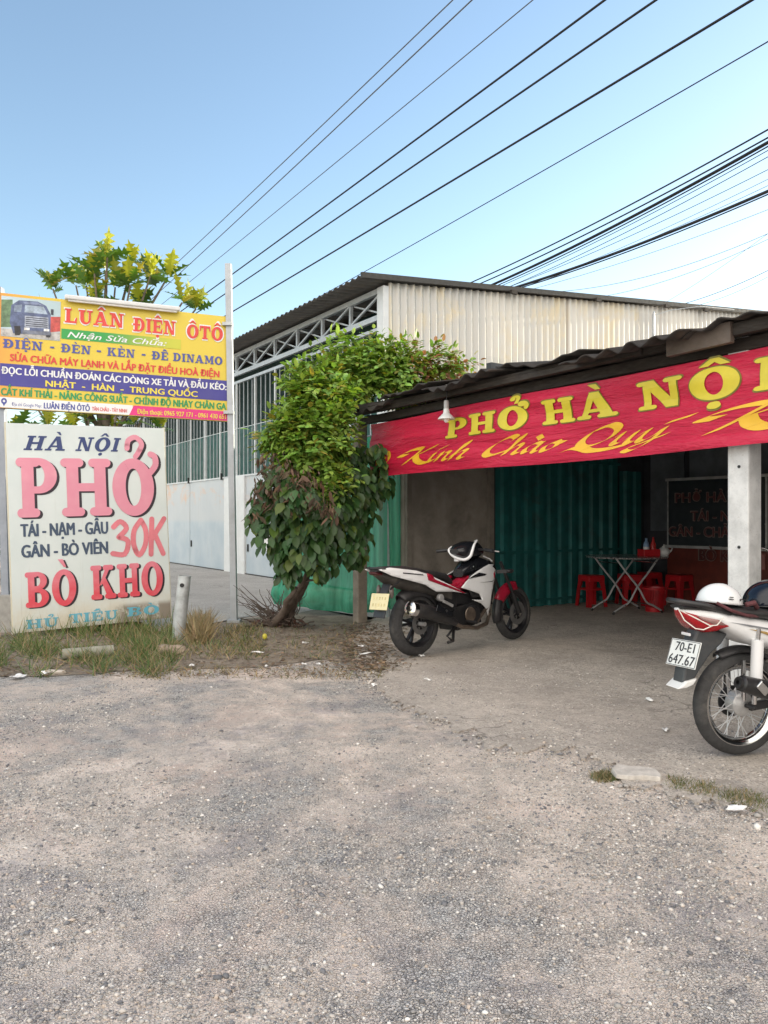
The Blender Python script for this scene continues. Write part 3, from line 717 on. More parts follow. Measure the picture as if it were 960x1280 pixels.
bo = S(.42, -.125)
bn = thing('shop_banner', 'long red cloth banner with yellow lettering stretched along the shop front', 'banner', (bo.x, bo.y, 0), ROT)
mb = MB(); mb.grid(lambda u, v: bwarp(Vector((u*BL, 0, 1.785+v*.635))), 300, 34)
mb.build('cloth', fabric_mat('red_banner_cloth', (.56,.013,.055)), bn, smooth=180)
M_BY = pm('yellow_print', (.66,.55,.035), .45, 0, .08, 3)
M_BY2 = pm('orange_yellow_print', (.80,.47,.03), .45, 0, .08, 3)
M_OUT = pm('green_brown_outline', (.20,.17,.02), .5)
L = Letters(); Lo = Letters()
words = [('P',1.93,2.26),('H',2.30,2.66),('Ở',2.70,3.08),('H',3.28,3.64),('À',3.68,4.10),('N',4.31,4.70),('Ộ',4.755,5.145),('I',5.24,5.45)]
for ch, x0, x1 in words:
    h = .195+.008*(x0-2); z0 = 2.10+.006*x0
    Lo.slab(ch, x0-.42-.018, x1-.42+.002, z0-.009, h+.018, -.003, cut=(x0 in (1.93,3.28,4.31))); Lo.slab(ch, x0-.42-.002, x1-.42+.018, z0-.009, h+.018, -.0045, cut=False); L.slab(ch, x0-.427, x1-.427, z0, h, -.0075, cut=(x0 in (1.93,3.28,4.31))); L.slab(ch, x0-.413, x1-.413, z0, h, -.0092, cut=False)
Lo.build('lettering_edge', M_OUT, bn, bwarp, .06); L.build('lettering', M_BY, bn, bwarp, .06)
L = Letters()
for tx, x0, x1 in (('Kính',1.10,2.20),('Chào',2.45,3.40),('Quý',3.62,4.50),('Khách',4.90,6.6)):
    script_line(L, tx, x0-.42, x1-.42, 1.895, .082, -.004, nib=.23)
L.build('lettering', M_BY2, bn, bwarp, .06)
SCRIPT['~'] = ([[(.2,.2),(-.2,.6),(.3,1.1),(.9,.7),(.6,.0),(1.2,-.3),(1.9,.1),(1.6,.8),(1.1,.6),(1.5,.2)]], 1.9)
L = Letters(); script_line(L, '~', .05, .42, 1.955, .13, -.004, nib=.17, shear=.2)
L.build('ornament', M_BY2, bn, bwarp, .06)
mb = MB()
for x, z in ((.03,2.4),(.03,1.80),(BL-.03,2.42),(BL-.03,1.82)):
    q = bwarp(Vector((x,0,z))); mb.tube([q, q+Vector((-.14 if x < 1 else .14, .1, .06))], .004, 5)
mb.build('tie_cord', pm('tie_string', (.5,.45,.4), .8), bn)

# ------------------------------------------------------------------ green net
M_NET = NT('green_net')
_co = M_NET.coord('Object', (1,1,1))
_c = M_NET.mix(M_NET.rng(M_NET.noise(M_NET.coord('Object',(5,5,.35)), 2.2, 5), .3, .7), (.02,.30,.16), (.07,.50,.30))
M_NET.set(_c, .6, 0)
_t = M_NET.n('ShaderNodeBsdfTranslucent'); M_NET.l(_c, _t.inputs[0]); _x = M_NET.n('ShaderNodeMixShader'); _x.inputs[0].default_value = .35
_tr = M_NET.n('ShaderNodeBsdfTransparent'); _x2 = M_NET.n('ShaderNodeMixShader'); _x2.inputs[0].default_value = .10
M_NET.l(M_NET.b.outputs[0], _x.inputs[1]); M_NET.l(_t.outputs[0], _x.inputs[2]); M_NET.l(_x.outputs[0], _x2.inputs[1]); M_NET.l(_tr.outputs[0], _x2.inputs[2]); M_NET.l(_x2.outputs[0], M_NET.o.inputs[0])
path = crom([(-1.52,10.9),(-1.40,10.5),(-1.1,10.35),(-.7,10.2),(-.3,10.05),(-.08,9.98),(.14,10.02),(.30,10.1)], 12)
nb = thing('green_net', 'green shade net hung as a curtain beside the wooden post', 'net', (0,0,0))
def netf(u, v):
    f = u*(len(path)-1); i = min(int(f), len(path)-2); t = f-i
    x = path[i][0]*(1-t)+path[i+1][0]*t; y = path[i][1]*(1-t)+path[i+1][1]*t
    fo = (1-v*.55)*(.035*math.sin(u*38)+.02*math.sin(u*77+v*3))
    bulge = .10*math.exp(-((v-.07)/.06)**2)*(1+.6*math.sin(u*23))
    return (x-.3*fo-.4*bulge, y-fo-bulge, .09+.03*math.sin(u*9)+v*2.3)
mb = MB(); mb.grid(netf, 160, 40); mb.build('net', M_NET.m, nb, smooth=180)
mb = MB(); mb.tube([(-1.5,10.9,0),(-1.5,10.9,2.4)],.03,8); mb.tube([netf(i/20,1) for i in range(21)],.012,6); mb.tube([(.06,10.03,0),(.06,10.03,2.42)],.018,8); mb.build('pole', M_GALV, nb)
# ------------------------------------------------------------------ signs
def flat(name, col, rough=.5, var=.06, **kw): return pm(name, col, rough, 0, var, 2.5, **kw)
# painted noodle board
pl = Vector((-4.02, 8.33, .05)); pr = Vector((-2.57, 9.28, .05))
W1, H1 = 1.73, 2.29
ns = thing('noodle_sign', 'large white painted board reading PHỞ and BÒ KHO leaning low in the grass', 'sign', pl, (0, 0, 0))
ns.rotation_euler = (Matrix.Rotation(math.atan2(.95,1.45),4,'Z') @ Matrix.Rotation(R(-1.7),4,'Y') @ Matrix.Rotation(R(-1.5),4,'X')).to_euler()
g = NT('board_white'); co = g.coord(); x, y, z = g.xyz(co)
c = g.mix(g.rng(g.noise(co, 1.6, 5), .3, .7), (.62,.685,.675), (.70,.75,.735))
low = g.math('MULTIPLY', g.rng(z, .55, 0), g.rng(g.noise(co, 3, 7, .7), .3, .65, .15, .8))
c = g.mix(low, c, (.58,.50,.36))
sm = g.math('MULTIPLY', g.math('MULTIPLY', g.rng(x, 1.02, 1.2), g.rng(z, .24, .16)), g.rng(g.noise(co, 5, 7, .7), .35, .5))
c = g.mix(g.math('MULTIPLY', sm, .85), c, (.20,.16,.12))
c = g.mix(g.rng(g.noise(g.coord('Object',(4,1,.4)), 3, 7), .58, .8, 0, .25), c, (.5,.47,.38))
c = g.mix(g.rng(g.noise(g.coord('Object',(9,1,.5)), 2, 7, .7), .56, .78, 0, .4), c, (.42,.40,.33)); c = g.mix(g.rng(g.noise(co, 9, 8, .8), .62, .72, 0, .35), c, (.38,.34,.26))
M_BOARD = g.set(c, .5, 0, g.bump(g.noise(co, 60, 3), .06, .003))
mb = MB(); mb.box((W1/2,.012,H1/2),(W1,.024,H1)); mb.build('board', M_BOARD, ns, bevel=.003)
mb = MB()
for c_, d in (((W1/2,.03,H1-.012),(W1+.02,.05,.024)),((W1/2,.03,.012),(W1+.02,.05,.024)),((.0,.03,H1/2),(.022,.052,H1+.02)),((W1,.03,H1/2),(.022,.052,H1+.02))): mb.box(c_, d)
mb.build('frame', pm('cream_frame', (.60,.56,.44), .5, 0, .1, 4, (.35,.25,.15), 4, .4), ns, bevel=.003)
mb = MB(); mb.bar((.2,.05,.0),(.2,.05,2.2),.04,.04); mb.bar((W1-.2,.05,0),(W1-.2,.05,2.2),.04,.04); mb.bar((.2,.07,2.0),(.2,.75,.0),.03,.03); mb.bar((W1-.2,.07,2.0),(W1-.2,.75,0),.03,.03)
mb.build('brace', M_GALV, ns)
def u(v_): return v_*W1
def vz(v_): return (1-v_)*H1
M_NAVY = flat('navy_paint', (.035,.055,.17)); M_PINK = NT('pink_paint'); M_SLATE = flat('slate_paint', (.055,.085,.14)); M_INK = flat('dark_paint', (.03,.02,.03))
co = M_PINK.coord(); z = M_PINK.xyz(co)[2]
c = M_PINK.mix(M_PINK.rng(z, .95, .35), (.74,.28,.37), (.70,.07,.10)); c = M_PINK.mix(M_PINK.rng(M_PINK.noise(co, 5, 6), .4, .8, 0, .35), c, (.82,.45,.50)); M_PINK.set(c, .5)
M_AQUA = flat('light_blue_paint', (.13,.42,.55)); M_ROSE = flat('rose_paint', (.70,.20,.24), var=.15)
L = Letters()
L.slab('HÀ', u(.095), u(.34), vz(.128), vz(.058)-vz(.128), -.003, False, .12, .28); L.slab('NỘI', u(.405), u(.68), vz(.128), vz(.058)-vz(.128), -.003, False, .12, .28)
L.build('lettering', M_NAVY, ns)
Ls, L = Letters(), Letters()
for ch, a, b in (('P',.045,.30),('H',.315,.625)):
    Ls.slab(ch, u(a)+.028, u(b)+.028, vz(.452)-.018, vz(.165)-vz(.452), -.0025, cut=(ch == 'P')); L.slab(ch, u(a), u(b), vz(.452), vz(.165)-vz(.452), -.005, cut=(ch == 'P'))
for LL, dx, dz, y in ((Ls,.028,-.018,-.0025),(L,0,0,-.005)):
    cx, cz = u(.775)+dx, (vz(.165)+vz(.455))/2+dz
    for q in arcband(cx, cz, u(.14), .34, u(.052), .22, 0, 360, 40): LL.poly(q, y)
    # horn and hook of the big letter, drawn with a round brush
    brush_line(LL, [[(.0,.0),(.065,.09),(.06,.19),(.01,.22)]], u(.892)+dx, vz(.235)+dz, 1, 1, y, .036, 0)
    brush_line(LL, [[(-.08,.10),(-.06,.20),(.03,.24),(.10,.16),(.06,.06),(.02,.0)]], u(.785)+dx, vz(.152)+dz, .95, .95, y, .030, 0)
LK = Letters()
for tx, a, b in (('BÒ',.075,.385),('KHO',.475,.955)):
    Ls.slab(tx, u(a)+.024, u(b)+.024, vz(.885)-.012+(.03 if tx == 'KHO' else 0), .39, -.0025); L.slab(tx, u(a), u(b), vz(.885)+(.03 if tx == 'KHO' else 0), .39, -.005)
Ls.build('lettering_shadow', M_INK, ns); L.build('lettering', M_PINK.m, ns)
L = Letters()
type_line(L, 'TÁI - NẠM - GẦU', u(.065), u(.595), vz(.543), .135, -.003, bold=.034); type_line(L, 'GÂN - BÒ VIÊN', u(.065), u(.59), vz(.643), .135, -.003, bold=.034)
L.build('lettering', M_SLATE, ns)
L = Letters()
brush_line(L, [[(.05,.85),(.4,1.0),(.75,.8),(.35,.55)],[(.35,.55),(.85,.42),(.7,.05),(.05,.08)]], u(.615), vz(.66), .21, .40, -.003, .03, .12)
brush_line(L, [[(.5,1),(.12,.7),(.12,.3),(.45,0),(.8,.3),(.8,.7),(.5,1)]], u(.745), vz(.66), .20, .41, -.003, .03, .12)
brush_line(L, [[(.1,1),(.1,0)],[(.8,1),(.12,.42)],[(.3,.55),(.8,0)]], u(.865), vz(.66), .21, .42, -.003, .03, .12)
L.build('lettering', M_ROSE, ns)
L = Letters(); L.slab('HỦ', u(.075), u(.27), vz(.985), .10, -.003, False); L.slab('TIẾU', u(.33), u(.64), vz(.978), .105, -.003, False); L.slab('BÒ', u(.70), u(.92), vz(.972), .105, -.003, False)
L.build('lettering', M_AQUA, ns)

# printed repair-shop sign on two posts
yl = Vector((-4.39, 8.73, 2.56)); YW, YH = 2.6, 1.31
ys = thing('repair_sign', 'yellow and blue printed sign reading LUÂN ĐIỆN ÔTÔ high on two steel posts', 'sign', yl, (0,0,0))
ys.rotation_euler = (Matrix.Rotation(math.atan2(.87,2.45),4,'Z') @ Matrix.Rotation(R(1.1),4,'Y')).to_euler()
def pmx(name, a, b, x0, x1, rough=.4):
    g = NT(name); co = g.coord(); x, y, z = g.xyz(co)
    f = g.math('ADD', x, g.math('MULTIPLY', g.noise(co, 1.2, 3), .6)); g.set(g.mix(g.rng(f, x0, x1), a, b), rough, 0, g.bump(g.noise(g.coord('Object',(1,1,.5)), 2.5, 3), .35, .03)); return g.m
def X(f): return f*YW
def Z(f): return (1-f)*YH
M_YEL = pmx('yellow_print_sheet', (.74,.31,.06), (.70,.54,.06), .0, 1.0)
mb = MB(); mb.box((YW/2,.012,YH/2),(YW,.02,YH)); mb.build('panel', M_YEL, ys)
mb = MB()
for c_, d in (((YW/2,.035,YH-.012),(YW+.02,.04,.03)),((YW/2,.035,.012),(YW+.02,.04,.03)),((0,.035,YH/2),(.03,.042,YH)),((YW,.035,YH/2),(.03,.042,YH)),((YW/2,.045,YH/2),(YW,.03,.03))): mb.box(c_, d)
mb.build('frame', pm('sign_frame', (.10,.09,.08), .5, .4), ys)
def strip(name, x0, x1, z0, z1, mat, y=-.0015):
    q = Letters(); q.poly([(x0,z0),(x1,z0),(x1,z1),(x0,z1)], y); return q.build(name, mat, ys)
M_BLUE = flat('blue_print', (.06,.055,.28)); M_WPR = flat('white_print', (.78,.79,.80), var=.03); M_RED = flat('red_print', (.68,.06,.05)); M_GRN = flat('green_print', (.03,.30,.10)); M_MAG = flat('magenta_print', (.72,.04,.22))
M_YTX = flat('yellow_text', (.80,.66,.08)); M_BTX = flat('blue_text', (.07,.09,.33))
strip('printed_band', X(.005), X(.995), Z(.805), Z(.612), M_BLUE)
strip('printed_band', X(.25), X(.77), Z(.352), Z(.262), pmx('green_fade', (.03,.33,.07), (.55,.55,.05), 1.3, 2.3))
strip('printed_band', X(.005), X(.56), Z(.995), Z(.905), M_WPR)
q = Letters(); q.poly([(X(.545),Z(.995)),(X(.995),Z(.995)),(X(.995),Z(.905)),(X(.565),Z(.905))], -.0022); q.build('printed_band', M_MAG, ys)
# printed truck picture
strip('picture', X(.005), X(.245), Z(.375), Z(.025), pmx('picture_sky', (.52,.66,.74), (.42,.55,.60), 0, .9))
P_ = [('picture_trees', [(.005,.06),(.05,.05),(.05,.29),(.005,.30)], (.13,.22,.12)), ('picture_road', [(.005,.31),(.245,.30),(.245,.372),(.005,.372)], (.42,.41,.40)),
      ('picture_truck', [(.19,.17),(.245,.16),(.245,.29),(.19,.31)], (.50,.08,.07)), ('picture_truck', [(.045,.10),(.075,.05),(.15,.045),(.185,.075),(.205,.15),(.205,.33),(.055,.345),(.04,.25)], (.10,.13,.24)),
      ('picture_glass', [(.10,.085),(.175,.085),(.192,.15),(.098,.15)], (.34,.42,.52)), ('picture_glass', [(.058,.10),(.088,.085),(.085,.15),(.055,.155)], (.22,.28,.38)),
      ('picture_grille', [(.10,.18),(.195,.178),(.197,.275),(.10,.28)], (.36,.40,.48))]
P_ += [('picture_grille', [(.104,.19+k*.018),(.193,.188+k*.018),(.193,.196+k*.018),(.104,.198+k*.018)], (.06,.07,.11)) for k in range(5)]
P_ += [('picture_lamp', [(.098,.285),(.12,.284),(.12,.305),(.098,.307)], (.75,.76,.74)), ('picture_lamp', [(.178,.281),(.2,.28),(.2,.30),(.178,.302)], (.75,.76,.74)),
      ('picture_bumper', [(.092,.31),(.208,.305),(.208,.335),(.092,.34)], (.17,.19,.25)), ('picture_wheel', [(.058,.28),(.082,.275),(.086,.335),(.08,.355),(.062,.358)], (.025,.025,.03)),
      ('picture_truck', [(.092,.06),(.15,.055),(.178,.078),(.098,.08)], (.19,.23,.36)), ('picture_mirror', [(.205,.10),(.216,.10),(.216,.15),(.206,.15)], (.05,.06,.09)), ('picture_wheel', [(.187,.335),(.206,.333),(.204,.35),(.188,.352)], (.025,.025,.03))]
for i, (nm, pg, cl) in enumerate(P_):
    q = Letters(); q.poly([(X(a), Z(b)) for a, b in pg], -.0022-.0003*i); q.build(nm, pm(nm, cl, .45, 0, .35, 14), ys)
L = Letters()
for tx, a, b, zz in (('LUÂN',.262,.515,.205),('ĐIỆN',.555,.745,.225),('ÔTÔ',.795,.965,.238)): L.slab(tx, X(a)-.014, X(b)+.014, Z(zz)-.014, .165+.028, -.003, False, .05)
L.build('lettering_edge', M_WPR, ys)
L = Letters()
for tx, a, b, zz in (('LUÂN',.262,.515,.205),('ĐIỆN',.555,.745,.225),('ÔTÔ',.795,.965,.238)): L.slab(tx, X(a), X(b), Z(zz), .165, -.006, False, .05)
L.build('lettering', M_RED, ys)
L = Letters(); type_line(L, 'Nhận Sửa Chữa:', X(.275), X(.705), Z(.335), .065, -.004, shear=.3, bold=.02); L.build('lettering', M_WPR, ys)
L = Letters()
for tx, a, b in (('ĐIỆN',.015,.175),('-',.205,.222),('ĐÈN',.25,.375),('-',.40,.418),('KÈN',.445,.565),('-',.595,.612),('ĐỀ',.64,.715),('DINAMO',.735,.965)):
    zz = .475-.012*a
    if tx == '-': L.cut(); L.poly([(X(a),Z(zz)+.035),(X(b),Z(zz)+.035),(X(b),Z(zz)+.055),(X(a),Z(zz)+.055)], -.003)
    else: L.slab(tx, X(a), X(b), Z(zz), .10, -.003, False, .08)
L.build('lettering', M_BTX, ys)
L = Letters(); type_line(L, 'SỬA CHỮA MÁY LẠNH VÀ LẮP ĐẶT ĐIỀU HOÀ ĐIỆN', X(.045), X(.95), Z(.585), .078, -.003, bold=.036); L.build('lettering', M_RED, ys)
L = Letters(); type_line(L, 'ĐỌC LỖI CHUẨN ĐOÁN CÁC DÒNG XE TẢI VÀ ĐẦU KÉO:', X(.012), X(.985), Z(.702), .075, -.003, bold=.036); L.build('lettering', M_WPR, ys)
L = Letters(); type_line(L, 'NHẬT  -  HÀN  -  TRUNG QUỐC', X(.19), X(.85), Z(.787), .068, -.003, bold=.036); L.build('lettering', M_YTX, ys)
L = Letters(); type_line(L, 'CẮT KHÍ THẢI - NÂNG CÔNG SUẤT - CHỈNH ĐỘ NHẠY CHÂN GA', X(.012), X(.985), Z(.888), .078, -.003, bold=.036); L.build('lettering', M_GRN, ys)
L = Letters(); type_line(L, 'LUÂN ĐIỆN ÔTÔ', X(.185), X(.375), Z(.982), .065, -.003, bold=.03); type_line(L, 'Địa chỉ Google Map:', X(.055), X(.175), Z(.975), .035, -.003)
for qd in arcband(X(.024), Z(.94), .03, .035, .013, .015, 0, 360, 18): L.poly(qd, -.003)
L.poly([(X(.015),Z(.95)),(X(.033),Z(.95)),(X(.024),Z(.985))], -.003); L.build('lettering', M_BTX, ys)
L = Letters(); type_line(L, 'TÂN CHÂU - TÂY NINH', X(.385), X(.535), Z(.975), .042, -.003, bold=.02); L.build('lettering', M_RED, ys)
L = Letters(); type_line(L, 'Điện thoại: 0965 927 171 - 0961 430 651', X(.58), X(.985), Z(.978), .055, -.004, bold=.02); L.build('lettering', M_YTX, ys)
# tube lamp fixed along the top edge
mb = MB(); mb.box((X(.5)+.03,-.05,YH+.012),(1.30,.09,.055)); ob = mb.build('tube_lamp', pm('lamp_housing', (.66,.67,.67), .4, 0, .06), ys, bevel=.015)
mb = MB(); mb.tube([(X(.5)-.58,-.06,YH-.02),(X(.5)+.64,-.06,YH-.02)],.016,10); mb.build('tube', pm('tube_glass', (.85,.85,.83), .2), ob)
# posts of the repair sign
b0 = gnd(293, 778)
p1 = thing('sign_post', 'tall square galvanised post at the right end of the yellow sign', 'post', b0)
top = at(285.5, 330, b0.y)-b0
mb = MB(); mb.bar((0,0,-.1), tuple(top), .078, .078); mb.build('pole', pm('grey_post', (.40,.43,.46), .5, .25, .1, 5, (.25,.23,.2), 3, .35), p1, bevel=.006)
mb = MB()
for z in (2.62, 3.72): mb.box((-.02-z*.016,-.02,z),(.12,.10,.04))
mb.build('clamp', M_GALV, p1)
mb = MB(); mb.box((0,0,.01),(.16,.16,.05)); mb.build('base_plate', M_GALV, p1)
p2 = thing('sign_post', 'grey post on a low concrete plinth at the left end of the yellow sign', 'post', (-4.33, 8.82, 0))
mb = MB(); mb.bar((0,0,.3),(-.09,0,3.95),.085,.085); mb.build('pole', pm('dark_grey_post', (.30,.33,.38), .5, .2, .1, 5), p2, bevel=.006)
mb = MB(); mb.box((.02,0,.2),(.22,.22,.46)); mb.build('plinth', pm('grey_concrete', (.36,.35,.33), .9, 0, .2, 6, (.18,.17,.15), 4, .5, .3), p2, bevel=.015)
# leaning stub of galvanised pipe with a bolt hole
s0 = gnd(222, 802); st = thing('pipe_stub', 'short leaning galvanised pipe stub beside the painted noodle board', 'post', s0)
mb = MB(); t_ = Vector((.085,.03,.70)); mb.lathe([(.068,-.1),(.068,.70),(.060,.70),(.060,.60),(0,.60)], 24, Matrix.Rotation(R(6),4,'Y')); mb.build('pipe', pm('galvanised_pipe', (.44,.47,.48), .5, .35, .2, 9, (.22,.20,.17), 5, .5), st, smooth=40)
mb = MB(); mb.lathe([(.022,0),(.022,.012),(.0,.012)], 14, Matrix.Translation((.065,-.064,.60)) @ Matrix.Rotation(R(90),4,'X')); mb.build('bolt_hole', M_BLACK, st)

# ------------------------------------------------------------------ breadfruit tree behind the signs
M_BLEAF = leafmat('breadfruit_leaf', .35, .4, (1.45,1.38,.38)); M_BARK = pm('bark', (.16,.13,.10), .9, 0, .3, 8, bump=.6, bscale=25)
tb = Vector((-4.6, 12.6, 0)); bt = thing('breadfruit_tree', 'breadfruit tree with big lobed leaves rising behind the yellow sign', 'tree', tb)
cent = [(134,322,12.3),(118,342,12.2),(165,330,12.6),(188,345,12.4),(210,346,12.7),(163,356,12.1),(108,357,12.5),(66,361,12.6),(144,359,12.3),(228,378,12.4),(245,386,12.8),(95,357,12.9),(132,339,12.8),(185,355,12.8),
        (60,400,12.4),(110,410,12.2),(160,420,12.4),(210,415,12.6),(30,430,12.8),(90,460,12.4),(150,480,12.3),(200,470,12.9),(40,500,12.8),(110,525,12.3),(170,530,12.5),(60,535,12.7),(20,540,12.9),(200,535,12.6),(90,540,12.1),(140,545,12.7),(120,380,12.4),(175,385,12.6),(-5,560,13),(-20,600,12.6),(10,620,12.8),(-30,520,13)]
cw = [at(*c)-tb for c in cent]
mb = MB(); mb.tube([(0,0,-.1),(.03,.02,1.2),(-.05,0,2.4),(.05,.03,3.3),(.0,0,4.2)],[.15,.13,.11,.08,.05],10); mb.build('trunk', M_BARK, bt, smooth=180)
mb = MB()
for c in cw:
    z0 = min(max(1.3, c.z-1.4-random.random()*.6), 3.9); p0 = Vector((.0,0,z0)); m = p0.lerp(c, .5)+Vector((0,0,-.14))
    mb.tube([p0, m, c], [.045,.028,.014], 6)
mb.build('branch', M_BARK, bt, smooth=180)
P, D, N, Ls_, cols = [], [], [], [], []
for i, c in enumerate(cw):
    nl = rng.integers(8, 12); axis = unit(np.array([rng.uniform(-.25,.25), rng.uniform(-.3,.1), 1.0]))
    for k in range(nl):
        an = k*2.4+rng.uniform(-.3,.3); el = rng.uniform(-.35, 1.15) if k > 3 else rng.uniform(.95,1.45)
        d = np.array([math.cos(an)*math.cos(el), math.sin(an)*math.cos(el), math.sin(el)]); d = unit(d+axis*.15)
        P.append(np.array(c)+d*.03+rng.uniform(-.04,.04,3)); D.append(d); n0 = np.array([0,0,1.])-d*d[2]; n0 = n0+rng.uniform(-.5,.5,3); N.append(unit(n0))
        Ls_.append(rng.uniform(.30,.48)); base = (.085,.175,.035) if k > 3 else (.38,.40,.05)
        if rng.random() < .08: base = (.30,.26,.04)
        cols.append(np.array(base)*rng.uniform(.7,1.3))
P, D, N, Ls_, cols = map(np.array, (P, D, N, Ls_, cols))
scatter('crown', LOBED[0], LOBED[1], P, D, N, Ls_, Ls_*.62, cols, M_BLEAF, bt)
# hedge-like shrubs further left behind the posts
for i, (px, Y, h, lab) in enumerate(((-60,17,3.0,'leafy green shrub far left beyond the sign posts'),(-140,15,3.4,'broad shrub outside the left edge behind the sign'))):
    b = Vector(((px-480)/FC*Y, Y, 0)); s_ = thing('shrub', lab, 'shrub', b)
    n = 2600; v = unit(rng.normal(size=(n,3)))*rng.uniform(.35,1,(n,1))**.5*np.array([1.5,1.3,h/2]); v[:,2] += h/2
    d = unit(v-np.array([0,0,h*.4])+rng.normal(size=(n,3))*.6); nn = unit(rng.normal(size=(n,3))+np.array([0,0,1.2]))
    scatter('foliage', *LEAF, v, d, nn, rng.uniform(.08,.16,n), rng.uniform(.05,.09,n), hsvish((.05,.11,.03), n), M_BLEAF, s_)
    mb = MB()
    for k in range(5): mb.tube([(0,0,-.05),(random.uniform(-.4,.4),random.uniform(-.4,.4),h*.4),(random.uniform(-.9,.9),random.uniform(-.9,.9),h*.8)],[.04,.025,.01],6)
    mb.build('stem', M_BARK, s_)

# ------------------------------------------------------------------ vine over the roof corner
M_VLEAF = leafmat('vine_leaf', .4, .3, (1.3,1.25,.4)); M_DRY = leafmat('dry_leaf', .8, .15, (1,.9,.7))
vb = gnd(350, 783); vn = thing('climbing_vine', 'leafy green vine with brown dead tangle smothering the left corner of the shop roof', 'vine', vb)
def blob_leaves(blobs, dens, mode):
    P, D, N, L_, W_, K = [], [], [], [], [], []
    for px, py, r_, Y in blobs:
        c = np.array(at(px, py, Y)-vb); rad = r_*Y/FC; nsp = int(dens*(r_/30)**2)
        for _ in range(nsp):
            v = unit(rng.normal(size=3)); v[1] = -abs(v[1]) if rng.random() < .7 else v[1]
            p = c+v*np.array([rad, rad*.8, rad])*rng.uniform(.45,1.12)
            if mode == 'pinnate':
                ax = unit(v*.7+rng.normal(size=3)*.5+np.array([0,0,-.15])); up = unit(np.array([0,0,1.])+v*.5+rng.normal(size=3)*.25); sd_ = unit(np.cross(ax, up)); ln = rng.uniform(.13,.24); m = rng.integers(4,6)
                for q in range(m):
                    t = (q+1)/m
                    for sg in (1,-1):
                        P.append(p+ax*ln*t+np.array([0,0,-.05*t*t])); D.append(unit(sd_*sg+ax*.55+np.array([0,0,-.25]))); N.append(unit(up+rng.normal(size=3)*.2)); L_.append(rng.uniform(.055,.085)); W_.append(rng.uniform(.036,.05)); K.append(q)
                P.append(p+ax*ln); D.append(ax); N.append(up); L_.append(.08); W_.append(.045); K.append(6)
            elif mode == 'broad':
                P.append(p); D.append(unit(np.array([rng.uniform(-.6,.6), rng.uniform(-.5,.3), -1.0])+v*.35)); N.append(unit(v*.8+np.array([0,-.35,.45])+rng.normal(size=3)*.3)); L_.append(rng.uniform(.09,.17)); W_.append(L_[-1]*rng.uniform(.62,.8)); K.append(0)
            else:
                P.append(p); D.append(unit(np.array([rng.uniform(-.8,.8), rng.uniform(-.6,.4), -.8])+rng.normal(size=3)*.3)); N.append(unit(rng.normal(size=3))); L_.append(rng.uniform(.05,.13)); W_.append(L_[-1]*rng.uniform(.15,.5)); K.append(0)
    return [np.array(a) for a in (P, D, N, L_, W_, K)]
up_bl = [(392,478,20,9.0),(415,462,22,9.4),(440,452,24,9.7),(468,450,24,9.9),(498,452,24,10.0),(524,458,22,10.0),(548,462,16,10.0),(566,458,13,10.0),(580,462,9,10.1),(452,472,26,9.6),(485,474,24,9.7),(512,474,18,9.8),(408,490,26,9.0),(398,500,28,8.8),(380,515,24,8.7),
         (368,540,24,8.6),(345,538,12,8.6),(388,550,30,8.6),(402,582,22,8.6),(412,540,24,8.7),(372,568,22,8.6),(352,558,12,8.7),(385,460,12,9.2),(374,478,11,8.9),(418,612,14,8.5),(414,526,16,8.8)]
P, D, N, L_, W_, K = blob_leaves(up_bl, 125, 'pinnate')
cols = hsvish((.215,.35,.065), len(P), .45, .18); m = rng.random(len(P)) < .10; cols[m] = hsvish((.26,.24,.04), m.sum())  # upper leaves paler than lower: mostly light painted in, partly another plant
m = (P[:,0]+vb.x > .35) & (rng.random(len(P)) < .3); cols[m] = hsvish((.33,.16,.10), m.sum())
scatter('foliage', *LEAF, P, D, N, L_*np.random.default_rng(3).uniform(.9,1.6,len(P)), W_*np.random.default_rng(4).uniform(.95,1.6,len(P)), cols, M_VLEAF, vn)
lo_bl = [(345,600,20,8.15),(365,620,20,8.1),(330,615,12,8.2),(385,615,14,8.1),(335,640,24,8.7),(320,648,12,8.7),(345,665,24,8.6),(375,640,34,8.5),(405,650,34,8.5),(385,680,30,8.5),(420,625,34,8.6),(436,596,28,8.8),(452,574,18,9.1),(470,566,15,8.95),(476,588,14,8.95),(468,612,18,9.0),(480,606,9,8.95),(448,640,26,8.8),(430,675,26,8.7),(400,700,20,8.6),(362,700,18,8.6),(445,690,14,8.8),(452,665,12,8.9),(360,715,12,8.6),(424,566,20,8.8),(355,690,18,8.55),(370,610,26,8.6),(458,606,18,9.1)]
P, D, N, L_, W_, K = blob_leaves(lo_bl, 120, 'broad')
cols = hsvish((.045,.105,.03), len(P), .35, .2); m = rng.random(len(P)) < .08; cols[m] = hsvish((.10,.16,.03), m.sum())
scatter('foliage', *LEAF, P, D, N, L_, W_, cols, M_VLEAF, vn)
dr_bl = [(352,588,24,8.13),(338,575,14,8.18),(336,600,20,8.13),(362,606,24,8.08),(328,622,12,8.18),(322,608,10,8.18),(385,602,18,8.08),(402,620,20,8.03),(368,630,14,8.08),(345,625,14,8.13),(412,640,12,8.03),(318,645,8,8.28)]
P, D, N, L_, W_, K = blob_leaves(dr_bl, 120, 'dry')
scatter('dead_foliage', *LEAF, P, D, N, L_, W_, hsvish((.12,.078,.05), len(P), .45, .15), M_DRY, vn)
mb = MB()
def wig(p, q, n, amp): return [Vector(p).lerp(Vector(q), i/n)+Vector((random.uniform(-amp,amp), random.uniform(-amp,amp), random.uniform(-amp,amp)))*(0 if i in (0,n) else 1) for i in range(n+1)]
